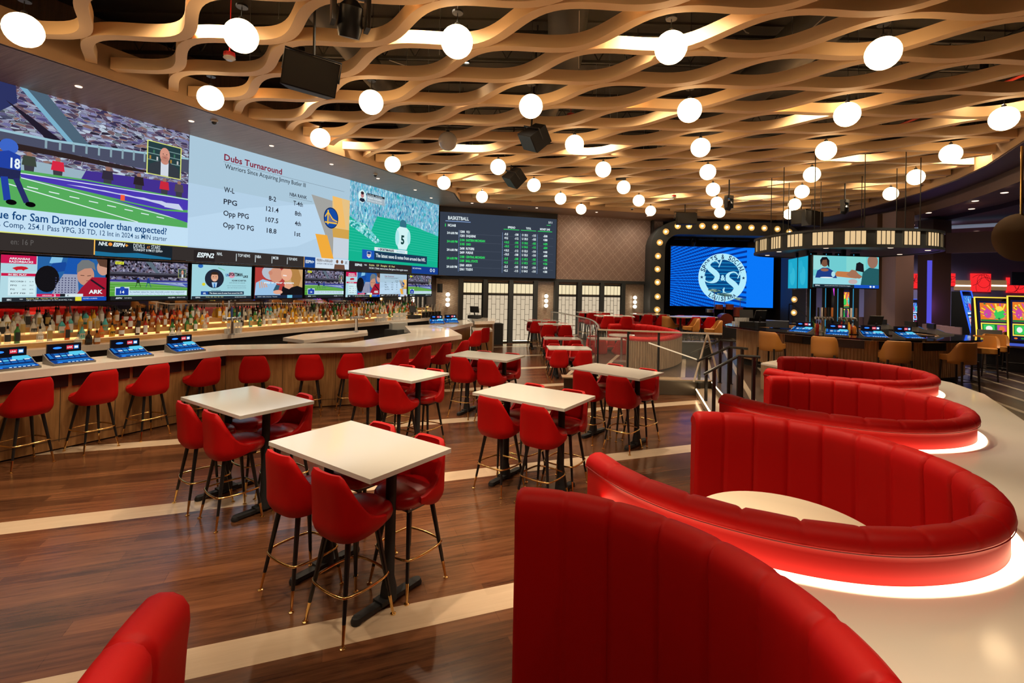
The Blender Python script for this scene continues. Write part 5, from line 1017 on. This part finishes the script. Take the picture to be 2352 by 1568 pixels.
# ================= stage =================
YS = 21.0; ax0, ax1 = AY(1493, 700, YS).x, AY(1851, 700, YS).x; zt = 2.316+160/1118*YS; TH_ = .60
def arch(x0, x1, z1, r, n=14):
    p = [(x0, UF)]; p += [(x0+r-r*cos(a), z1-r+r*sin(a)) for a in [PI/2*i/n for i in range(n+1)]]; p += [(x1-r+r*sin(a), z1-r+r*cos(a)) for a in [PI/2*i/n for i in range(n+1)]]; p.append((x1, UF)); return p
o_, i_ = arch(ax0, ax1, zt, 1.2), arch(ax0+TH_, ax1-TH_, zt-TH_+.02, .65)
t = thing('stage_arch', 'dark rounded proscenium arch with round marquee bulbs around the stage', 'stage arch')
B().grid([[(p[0], YS, p[1]) for p in o_], [(p[0], YS, p[1]) for p in i_], [(p[0], YS+.9, p[1]) for p in i_], [(p[0], YS+.9, p[1]) for p in o_]], flip=False).grid([[(p[0], YS+.9, p[1]) for p in o_], [(p[0], YS, p[1]) for p in o_]], flip=False).build('frame', CHAR, t, True, 40)
for px, py in ((1529, 532), (1515, 557), (1511, 588), (1510, 618), (1510, 648), (1510, 681), (1509, 711), (1556, 519), (1582, 519), (1612.6, 519), (1642, 521), (1669, 522), (1695.6, 522), (1725.5, 523), (1755, 524), (1785, 526), (1812, 533), (1829, 558), (1832, 590), (1832, 622), (1824, 657), (1823.4, 687.5), (1822.6, 717.6)):
    P = AY(px, py, YS-.02); R_ = Matrix.Rotation(PI/2, 4, 'X'); b = B().lathe([(.05, -.01), (.12, .0), (.135, .03), (.11, .035), (.05, .01)], P, 16, 0, R_).build('marquee_dish', mat('amber_dish', (.75, .45, .15), .25, .8, em=(1, .55, .15), es=.5), t, True)
    B().sphere((P.x, P.y-.05, P.z), .045, 10).build('marquee_bulb', em('bulb_glow', (1, .82, .5), 6), b, True)
struct(B().box(((ax0+ax1)/2, YS+2.2, 3), (ax1-ax0+1.5, .1, 6)).box((ax0+.3, YS+1.5, 3), (.08, 1.4, 6)).box((ax1-.3, YS+1.5, 3), (.08, 1.4, 6)).build('wall_stage', mat('stage_black', (.018, .012, .011), .7)))
struct(B().box(((ax0+ax1)/2, YS+.95, UF+.23), (ax1-ax0-.3, 2.6, .46)).build('floor_stage', mat('stage_deck', (.05, .05, .055), .4)))
s0_, s1_ = AY(1541.3, 565, YS+1.4), AY(1775.2, 703, YS+1.4); zb_, zt_ = 2.316-(702-666.5)/1118*(YS+1.4), s0_.z
t = thing('stage_screen', 'bright blue stage screen with a round SPORTS and SOCIAL emblem', 'screen', (s0_.x, YS+1.4, zb_)); W_, H_ = s1_.x-s0_.x, zt_-zb_
S = Scr((0, 0, 0), (1, 0, 0), (0, 0, 1), W_, H_)
BL = em('stage_blue', (0.0, .16, .95), 1.0); tn = BL.node_tree; e_ = [n for n in tn.nodes if n.type == 'EMISSION'][0]
tc = tn.nodes.new('ShaderNodeTexCoord'); sx = tn.nodes.new('ShaderNodeSeparateXYZ'); lk(tn, tc.outputs['Object'], sx.inputs[0])
u_ = math_n(tn, 'DIVIDE', sx.outputs[0], W_); ang = math_n(tn, 'ARCTAN2', math_n(tn, 'SUBTRACT', sx.outputs[2], H_*.42), math_n(tn, 'ADD', sx.outputs[0], W_*.55))
rr_ = math_n(tn, 'SQRT', math_n(tn, 'ADD', math_n(tn, 'POWER', sx.outputs[0], 2), math_n(tn, 'POWER', sx.outputs[2], 2)))
st1 = math_n(tn, 'ABSOLUTE', math_n(tn, 'SINE', math_n(tn, 'MULTIPLY', ang, 82))); st2 = math_n(tn, 'ABSOLUTE', math_n(tn, 'SINE', math_n(tn, 'MULTIPLY', rr_, 42)))
dark = math_n(tn, 'MULTIPLY', math_n(tn, 'LESS_THAN', st1, .62), math_n(tn, 'LESS_THAN', u_, .74)); dots = math_n(tn, 'MULTIPLY', math_n(tn, 'LESS_THAN', st2, .35), math_n(tn, 'LESS_THAN', u_, .42))
dk_ = math_n(tn, 'MAXIMUM', dark, dots); mx = tn.nodes.new('ShaderNodeMix'); mx.data_type = 'RGBA'; lk(tn, dk_, mx.inputs['Factor']); mx.inputs[6].default_value = (*srgb(10, 118, 245), 1); mx.inputs[7].default_value = (*srgb(6, 52, 150), 1); lk(tn, mx.outputs[2], e_.inputs[0])
S.rect(0, 0, 1, 1, BL); CY_ = E(176, 232, 248); NV = E(8, 48, 96); NV2 = E(8, 70, 130)
cu, cv, ar = .505, .49, W_/H_; RV = .405
S.ell(cu, cv, RV/ar, RV, CY_, 60); S.ell(cu, cv, RV*.745/ar, RV*.745, NV2, 60)
for i in range(9): v = cv-RV*.6+i*RV*.15; hw = math.sqrt(max(0, (RV*.74)**2-(v-cv)**2))/ar; S.rect(cu-hw, v, cu+hw, v+.012, E(30, 140, 200))
def arc_text(s_, a0, a1, r, h, flip=False):
    n = len(s_)
    for i, ch in enumerate(s_):
        if ch == ' ': continue
        a = math.radians(lerp(a0, a1, i/(n-1))); vs, fs = glyph(ch, .022); S.k += 1; wd = h*(.62 if ch != 'I' else .13); rt = a-PI/2 if not flip else a+PI/2; pts = []
        for x, y in vs:
            lx, ly = (x-.5)*wd, (y-.5)*h; X = lx*cos(rt)-ly*sin(rt)+r*cos(a); Y = lx*sin(rt)+ly*cos(rt)+r*sin(a); pts.append(S.P(cu+X/ar, cv+Y, S.k))
        S.b.add(pts, fs, S.mi(NV))
arc_text('SPORTS & SOCIAL', 160, 20, RV*.87, .08); arc_text('LOUISIANA', 236, 304, RV*.87, .072, True)
for sx_ in (-1, 1): S.poly([(cu+(sx_*RV*.865+.03*(1 if k % 2 == 0 else .42)*sin(2*PI*k/10))/ar, cv-.0+.03*(1 if k % 2 == 0 else .42)*cos(2*PI*k/10)) for k in range(10)], NV)
def bigS(x0, y0, sc):      # serif letter drawn as a stroke of changing width
    P = [(.62, .86), (.55, .95), (.40, .99), (.24, .93), (.17, .80), (.22, .66), (.38, .54), (.55, .42), (.66, .28), (.62, .12), (.48, .02), (.30, .01), (.16, .07), (.06, .2)]; Wd = [.02, .03, .035, .07, .105, .12, .125, .125, .115, .10, .05, .025, .025, .02]
    q = cat_rom([(p[0]+.16*(p[1]-.5), p[1]) for p in P], .03); n = len(q); l, r = [], []
    for i in range(n):
        f = i/(n-1)*(len(P)-1); k = min(int(f), len(P)-2); w_ = lerp(Wd[k], Wd[k+1], f-k); d = (q[min(i+1, n-1)]-q[max(i-1, 0)]).normalized(); l.append((q[i].x-d.y*w_, q[i].y+d.x*w_)); r.append((q[i].x+d.y*w_, q[i].y-d.x*w_))
    tf_ = lambda p: (cu+(x0+p[0]*sc)/ar, cv+y0+p[1]*sc)
    S.k += 1
    for i in range(n-1): S.b.add([S.P(*tf_(p), S.k) for p in (l[i], r[i], r[i+1], l[i+1])], [(0, 1, 2, 3)], S.mi(CY_))
    S.poly([tf_(p) for p in ((.66, .70), (.76, 1.03), (.84, 1.03), (.70, .70))][::-1], CY_); S.poly([tf_(p) for p in ((.0, -.04), (.06, -.04), (.10, .28), (.05, .28))], CY_)
bigS(-.32, -.085, .37); bigS(.0, -.27, .37); S.ell(cu-.0/ar, cv-.0, .052/ar, .062, NV2, 20); S.text('&', cu-.035/ar, cv-.045, cu+.045/ar, .09, CY_, .04)
S.build('display', t); B().box((W_/2, .06, H_/2), (W_+.06, .1, H_+.06)).build('housing', BLK, t)
# stage lights, speakers
for n, px in enumerate((1566, 1622, 1663, 1704)):
    P = AY(px, 547+n, YS+1.0); t = thing('stage_light_bar', 'long stage light bar above the stage screen, %s from the left' % ORD[n], 'stage light', P, 0, 'stage light bars'); B().box((0, 0, 0), (.68, .12, .1)).build('housing', BLKM, t)
    b = B()
    for k in range(10): b.lathe([(.0, 0), (.02, 0)], (-.28+k*.062, -.061, -.02), 8, 0, Matrix.Rotation(PI/2, 4, 'X'))
    b.build('lens_row', mat('lens_grey', (.4, .4, .38), .2), t)
def movinghead(P, lb, sc=1.):
    t = thing('moving_head_light', lb, 'stage light', P, .5); B().rbox((0, 0, .33*sc), (.3*sc, .22*sc, .12*sc), .03).build('base', BLK, t)
    for s_ in (-1, 1): B().rbox((s_*.16*sc, 0, .12*sc), (.045*sc, .14*sc, .38*sc), .01).build('yoke_arm', BLK, t)
    B().lathe([(.05*sc, .16*sc), (.11*sc, .1*sc), (.12*sc, -.1*sc), (.10*sc, -.18*sc), (.03*sc, -.17*sc)], (0, 0, .02), 16, 0, Matrix.Rotation(.4, 4, 'X')).build('lamp_head', BLK, t, True); B().tube([(0, 0, .38*sc), (0, 0, 7.5-P.z)], .02, 6).build('hanging_pipe', BLKM, t); return t
movinghead(AY(805, 45, 5.2), 'large black moving-head stage light in the ceiling opening, top left', 1.1)
movinghead(AY(1674, 473, 14.5), 'black moving-head light beside the globes left of the stage arch', .8)
movinghead(AY(1940, 482, 15), 'black moving-head light over the canopy at right', .8)
movinghead(AY(1592, 560, 22.0), 'moving-head light hanging before the top of the stage screen', .7)
def speaker(P, rz, tilt, roll, lb, w_=.72, d_=.40, h_=.42, name='hanging_speaker'):
    t = thing(name, lb, 'speaker', P, rz); M = (Matrix.Rotation(roll, 4, 'Y') @ Matrix.Rotation(tilt, 4, 'X')); b = B()
    pt = [(-w_/2, -d_/2), (w_/2, -d_/2), (w_*.36, d_/2), (-w_*.36, d_/2)]; vs = [M @ Vector((x, y, z)) for z in (-h_/2, h_/2) for x, y in pt]
    b.add(vs, [(3, 2, 1, 0), (4, 5, 6, 7), (0, 1, 5, 4), (1, 2, 6, 5), (2, 3, 7, 6), (3, 0, 4, 7)]).build('cabinet', BLKM, t)
    B().box(M @ Vector((0, -d_/2-.008, 0)), (w_*.95, .014, h_*.92), M=M).build('grille', mat('speaker_grille', (.02, .018, .016), .55), t)
    B().tube([M @ Vector((-w_/2-.015, 0, 0)), M @ Vector((-w_/2-.015, 0, h_*.62)), M @ Vector((w_/2+.015, 0, h_*.62)), M @ Vector((w_/2+.015, 0, 0))], .014, 6).build('bracket', BLK, t)
    B().tube([M @ Vector((0, 0, h_*.62)), (0, .0, 7.5-P.z)], .018, 6).build('hanging_pipe', BLK, t); return t
speaker(AY(714, 175, 6.0), .42, .25, .12, 'large black speaker hung under the lattice before the video wall', .62, .42, .40)
speaker(AY(1230, 316, 9.6), -1.0, .7, .35, 'black speaker tilted down under the middle of the lattice', .5, .42, .36)
speaker(AY(1183, 408, 13.2), -1.1, .8, .3, 'black speaker tilted down, further back below the lattice', .55, .42, .36)
speaker(AY(1484, 396, 15), .9, .5, 0, 'small distant black speaker near the back globes, left of two', .32, .26, .24)
speaker(AY(1427, 402, 14.6), -.3, .5, 0, 'small distant black speaker near the back globes, right of two', .3, .26, .24)
speaker(AY(1573, 503, 18.5), 0, 0, 0, 'black rectangular speaker hung on a bar left of the stage arch', .78, .4, .42)
speaker(AY(1864, 503, 17), .5, 0, 0, 'black rectangular speaker hung on a bar over the canopy, right one', .7, .4, .5)
speaker(AY(1840, 500, 17.5), -.6, 0, 0, 'black rectangular speaker hung on a bar over the canopy, left one', .6, .4, .5)
RD = mat('red_fixture', (.5, .02, .02), .4)
for n, (px, py, Y) in enumerate(((527, 131, 6.9), (1311, 268, 9.8), (1548, 452, 17))):
    t = thing('smoke_detector', 'red and white smoke detector hanging in the lattice, '+['near the big speaker at left', 'in the middle of the ceiling', 'far back near the stage'][n], 'smoke detector', AY(px, py, Y), 0, 'smoke detectors'); B().lathe([(.05, .07), (.075, .06), (.08, .02), (.075, 0)], n=8).build('base', RD, t); B().lathe([(.075, 0), (.08, -.02), (.04, -.05), (0, -.05)], n=20).build('sensor', WHT, t, True); B().tube([(0, 0, .07), (0, 0, 1.2)], .008, 6).build('conduit', RD, t)
P = AY(1515, 340, 12.5); t = thing('pole_camera', 'white camera on a thin white pole below the lattice', 'camera', P); B().tube([(0, 0, .05), (0, 0, 1.2)], .022, 8).build('pole', WHT, t); B().sphere((0, 0, 0), .07, 12).box((.03, 0, .07), (.14, .1, .05)).build('camera_head', WHT, t, True)
# drum kit
P = AY(1665, 705, 20.9); t = thing('drum_kit', 'drum kit with cymbals on the stage before the blue screen', 'drum kit', (P.x, P.y, UF+.46)); CHR = mat('drum_red', (.25, .05, .03), .25)
B().lathe([(.28, -.2), (.28, .2)], (0, 0, .3), 24, 0, Matrix.Rotation(PI/2, 4, 'X')).build('bass_drum', CHR, t, True)
for n_, (x, y, z, r, h) in enumerate(((-.25, 0, .75, .16, .2), (.2, 0, .75, .17, .22), (.62, .1, .45, .2, .4), (-.6, .1, .6, .18, .14))): B().lathe([(r, 0), (r, h), (0, h)], (x, y, z), 20).build('drum', CHR if n_ != 3 else STEEL, t, True)
for x, z, r in ((-.42, 1.55, .26), (.02, 1.38, .30), (.7, 1.2, .25)): s_ = B().tube([(x, .1, 0), (x, .1, z)], .012, 6).build('cymbal_stand', STEEL, t); B().lathe([(0, .03), (.04, .02), (r, 0), (r, -.004), (0, .02)], (x, .1, z), 24, 0, Matrix.Rotation(.25, 4, 'X')).build('cymbal', BRASS, s_, True)
t = thing('stage_handrail', 'black stair handrail at the right edge of the stage', 'handrail'); A_, B_, C_ = AY(1812, 698, 20.6), AY(1820, 698, 20.6), AY(1860, 733, 19.8); B().tube([A_, B_, C_], .025, 6).build('rail', BLK, t)
for q in (A_, C_): B().box((q.x, q.y, (q.z+UF)/2), (.04, .04, q.z-UF)).build('post', BLK, t)
# ================= hall beyond: columns, slot machines, red panels =================
for n, (px, Y, wd, c) in enumerate(((2018, 17.6, .60, mat('brown_column', (.13, .075, .05), .5)), (2061, 16.9, .62, mat('mauve_column', (.26, .17, .16), .5)), (2145, 18.5, .68, MT.get('brown_column') or WAL))):
    P = AY(px, 650, Y); t = thing('column', ['dark wood column right of the hanging television, left of two', 'mauve column right of the hanging television, right of two', 'dark column with blue-lit edge before the red wall panels'][n], 'column', (P.x, P.y, UF)); B().box((0, 0, 2.4), (wd, wd, 4.9)).build('shaft', c, t); B().box((0, 0, .12), (wd+.05, wd+.05, .24)).build('base', BLKM, t)
    if n == 2: B().box((-wd/2-.12, -wd/2, 1.8), (.14, .05, 3.0)).build('light_strip', em('violet_led', (.10, .09, .75), .9), t)
    if n == 2: l = lamp('violet_lamp', 'POINT', (-.6, -.6, 1.6), 12, (.35, .15, 1), .1); l.parent = t
REDP = em('red_lit_panel', srgb(240, 40, 44), 1.05); CRV = mat('panel_curve', (.05, .0, .0), .5)
for n, (px, py, w_, h_) in enumerate(((2094, 645, .72, .72), (2179, 642, .6, .62), (2252, 649, .96, .9), (2334, 655, .95, .75))):
    P = AY(px, py, 24.1); t = thing('red_light_panel', 'square red backlit wall panel with curved lines, %s from the left' % ORD[n], 'light panel', P, 0, 'red wall panels'); B().box((0, 0, 0), (w_, .08, h_)).build('lit_face', REDP, t)
    b = B(); rg = random.Random(n)
    for k in range(6):
        cx, cz, r = rg.uniform(-.6, .6)*w_, rg.uniform(-.6, .6)*h_, rg.uniform(.3, .6)*w_; run = []
        for i in range(49):
            a = 2*PI*i/48; x, z = cx+r*cos(a), cz+r*sin(a)
            if abs(x) < w_*.49 and abs(z) < h_*.49: run.append((x, -.045, z))
            else:
                if len(run) > 2: b.tube(run, .008, 4)
                run = []
        if len(run) > 2: b.tube(run, .008, 4)
    b.build('curved_lines', CRV, t)
for n, (pa, pb) in enumerate(((2192, 2230), (2276, 2312))):
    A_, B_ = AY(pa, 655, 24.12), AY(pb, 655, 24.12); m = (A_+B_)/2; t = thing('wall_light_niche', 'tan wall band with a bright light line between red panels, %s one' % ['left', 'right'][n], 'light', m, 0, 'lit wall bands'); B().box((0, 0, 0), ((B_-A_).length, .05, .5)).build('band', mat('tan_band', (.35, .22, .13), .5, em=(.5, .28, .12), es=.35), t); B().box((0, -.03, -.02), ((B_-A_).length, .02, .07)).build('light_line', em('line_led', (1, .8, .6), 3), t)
P = AY(2345, 640, 22); tag(B().box((P.x, P.y, P.z), (.9, .08, .6)).build('hall_monitor', BLK), 'black monitor hanging before the rightmost red panel', 'monitor')
def slot(P, rz, lb, edge, cols, w_=.75, h_=1.75, dz=0):
    t = thing('slot_machine', lb, 'slot machine', (P.x, P.y, UF), rz, 'slot machines'); B().box((0, 0, .4), (w_, .6, .8)).build('cabinet', BLK, t)
    B().add([(-w_/2, -.25, .8), (w_/2, -.25, .8), (w_/2, .25, .8), (-w_/2, .25, .8), (-w_/2, .0, h_), (w_/2, .0, h_), (w_/2, .25, h_), (-w_/2, .25, h_)], [(0, 1, 2, 3), (7, 6, 5, 4), (0, 4, 5, 1), (1, 5, 6, 2), (2, 6, 7, 3), (3, 7, 4, 0)]).build('upper_cabinet', BLK, t)
    S = Scr((-w_/2+.06, -.245, .84), (1, 0, 0), (0, .25, h_-.8), w_-.12, h_-.9); n = len(cols); rg = random.Random(len(lb))
    S.rect(0, 0, 1, 1, cols[0]); S.rect(.05, .45, .95, .95, cols[1])
    for k in range(26): a = 2*PI*k/26; S.poly([(.5, .55), (.5+.46*cos(a), .72+.22*sin(a)), (.5+.46*cos(a+.1), .72+.22*sin(a+.1))], cols[5 if k % 2 else 4])
    S.ell(.5, .66, .13, .13, cols[3]); S.ell(.5, .80, .08, .07, cols[5]); S.ell(.22, .66, .09, .12, cols[4]); S.ell(.78, .66, .09, .12, E(60, 190, 200)); S.rect(.05, .45, .95, .5, cols[2])
    S.rect(.04, .11, .70, .41, cols[5]); S.rect(.07, .14, .67, .38, cols[2]); S.rect(.1, .16, .36, .36, cols[3]); S.rect(.42, .16, .64, .36, cols[4]); S.ell(.23, .26, .08, .07, E(240, 240, 230)); S.ell(.53, .26, .07, .07, E(230, 120, 60)); S.ell(.84, .26, .1, .08, cols[3])
    for k in range(22): S.ell(rg.uniform(.1, .9), rg.uniform(.52, .93), rg.uniform(.012, .035), rg.uniform(.01, .028), cols[rg.randrange(1, n)])
    for k in range(5): S.ell(.12+.19*k, .05, .05, .02, cols[(k+1) % n])
    S.build('display', t)
    B().tube([(-w_/2, -.28, .78), (-w_/2, -.0, h_+.02), (w_/2, .0, h_+.02), (w_/2, -.28, .78)], .022, 6).build('glow_edge', edge, t); B().box((0, -.36, .74), (w_, .24, .06)).build('button_deck', mat('deck_blue', (.05, .08, .3), .3, em=(.05, .1, .6), es=.8), t); return t
C1 = [E(20, 24, 60), E(230, 120, 40), E(30, 120, 60), E(60, 200, 90), E(200, 70, 160), E(250, 220, 80)]; C2 = [E(16, 20, 50), E(60, 130, 220), E(220, 230, 250), E(210, 60, 110), E(40, 60, 200), E(120, 200, 250)]
YEL, ORG_, BLU, MAG = em('slot_yellow', (1, .55, .05), 1.6), em('slot_orange', (1, .22, .02), 1.6), em('slot_blue', (.03, .12, 1), 1.3), em('slot_magenta', (.7, .05, .9), 1.8)
slot(AY(2292, 740, 13.6), -.5, 'slot machine with orange and yellow glowing edges at far right', YEL, C1, 1.0, 1.95)
slot(AY(2218, 720, 16.5), .5, 'tall blue glowing slot machine left of the yellow-edged one', BLU, C2, .8, 2.15)
slot(AY(2092, 700, 21), 0, 'distant small slot machine with two blue screens beside the columns', BLU, C2, .6, 1.8)
slot(AY(1935, 700, 20), .1, 'colourful slot machine with magenta glow seen between the canopy posts', MAG, C1, .8, 2.2)
slot(AY(2362, 740, 13), -.7, 'slot machine with yellow edge cut off by the right frame', YEL, C1, .8, 2.0)
CH = mat('mauve_vinyl', (.26, .17, .22), .5); GC_ = mat('grey_vinyl', (.15, .14, .13), .5)
def schair(P, rz, lb, m):
    t = thing('slot_chair', lb, 'chair', (P.x, P.y, UF), rz, 'slot machine chairs'); B().rbox((0, 0, .58), (.5, .48, .1), .08, n=5).build('seat', m, t, True); B().rbox((0, -.24, .88), (.5, .08, .5), .035, n=4).build('backrest', m, t, True); B().lathe([(.26, 0), (.26, .02), (.04, .05), (.04, .53)], n=16).build('pedestal', STEEL, t, True)
for n, px in enumerate((2152, 2166, 2180, 2196)): schair(AY(px, 750, 14.6+.25*n*0-.3*n), -1.2, 'mauve slot machine chair in the row behind the oval bar, %s from left' % ORD[n], CH)
schair(AY(2262, 760, 12.9), -.4, 'grey slot machine chair before the yellow glowing machine', GC_)
schair(AY(1975, 735, 18.5), 0, 'mauve slot machine chair seen between the posts and the column', CH)
P = AY(2345, 545, 8.5); t = thing('disc_pendant', 'large round brown disc pendant cut off by the right edge', 'pendant lamp', P, -.3); B().lathe([(.0, -.08), (.3, -.07), (.42, 0), (.3, .07), (0, .08)], n=32, M=Matrix.Rotation(PI/2, 4, 'X')).build('disc', mat('bronze_disc', (.12, .075, .04), .4, .3), t, True); B().tube([(0, 0, .4), (0, 0, 1.6)], .02, 8).build('rod', BRASS, t)
# coloured light of the gaming hall
hd = [((17, 19, 5.1), (.72, .75, 1), 800), ((20, 21, 5.1), (.75, .75, 1), 700), ((14.6, 15.5, 5.1), (1, .7, .5), 160), ((12.8, 9.2, 5.1), (1, .7, .5), 130)]
for n, (P_, c, e) in enumerate(hd):
    q = tag(B().lathe([(0, .01), (.07, .01), (.085, .02)], P_, 16).build('recessed_downlight', em('recessed_glow', (1, .7, .5), 1.2)), 'recessed downlight high over the gaming hall, %s' % ORD[n], 'downlight', 'recessed downlights'); l = lamp('hall_lamp', 'SPOT', (P_[0], P_[1], 5.08), e, c, .08, 150); l.parent = q
for n, (t_, o_) in enumerate(((-1.6, 1.25), (1.0, 1.25), (3.6, 1.25), (6.0, 1.25))):  # downlights added to brighten the tile and wallpaper of the back wall
    P = WB(t_, 5.43, o_); q = tag(B().lathe([(0, .004), (.03, .004), (.045, 0), (.05, .01)], P, 14).build('recessed_downlight', em('recessed_glow', (1, .7, .5), 1.2)), 'small added fill downlight in the soffit along the back wall, %s from left' % ORD[n], 'downlight', 'recessed downlights'); l = lamp('back_wall_fill_lamp', 'SPOT', (P.x, P.y, 5.40), 60, (1, .80, .58), .05, 160, aim=WB(t_, 1.0, .3)); l.parent = q
for n, (x, y) in enumerate(((-3.0, .2), (-.6, .6), (1.8, .9), (3.9, .6))):  # unseen downlights added to brighten the near booths
    q = tag(B().lathe([(0, .01), (.05, .01), (.065, 0), (.07, .01)], (x, y, 5.43), 14).build('recessed_downlight', em('recessed_glow', (1, .7, .5), 1.2)), 'added fill downlight in the soffit overhead, out of view, %s from the left' % ORD[n], 'downlight', 'recessed downlights'); l = lamp('front_fill_lamp', 'SPOT', (x, y, 5.40), 120, (1, .78, .52), .06, 125); l.parent = q
for n, s_ in enumerate((16.2, 18.0, 19.8, 21.6, 23.4, 25.2, 27.0, 28.4)):
    P = WL(s_, 5.43, 1.15 if n < 7 else .8); q = tag(B().lathe([(0, .004), (.03, .004), (.045, 0), (.05, .01)], P, 14).build('recessed_downlight', em('recessed_glow', (1, .7, .5), 1.2)), 'small recessed downlight in the wood soffit before the video wall, %s from left' % ORD[n], 'downlight', 'recessed downlights'); l = lamp('soffit_lamp', 'SPOT', (P.x, P.y, 5.40), 90, (1, .78, .52), .05, 100); l.parent = q
for n, (px, py) in enumerate(((2133, 489), (2307, 443), (2095, 517), (2240, 462))):
    P = AT(px, py, 5.14); tag(B().lathe([(0, -.004), (.07, -.004), (.08, 0), (.08, .01)], (P.x, P.y, 5.14), 16).build('recessed_downlight', em('recessed_glow', (1, .7, .5), 1.2)), 'small recessed downlight in the dark right ceiling, %s' % ORD[n], 'downlight', 'recessed downlights')
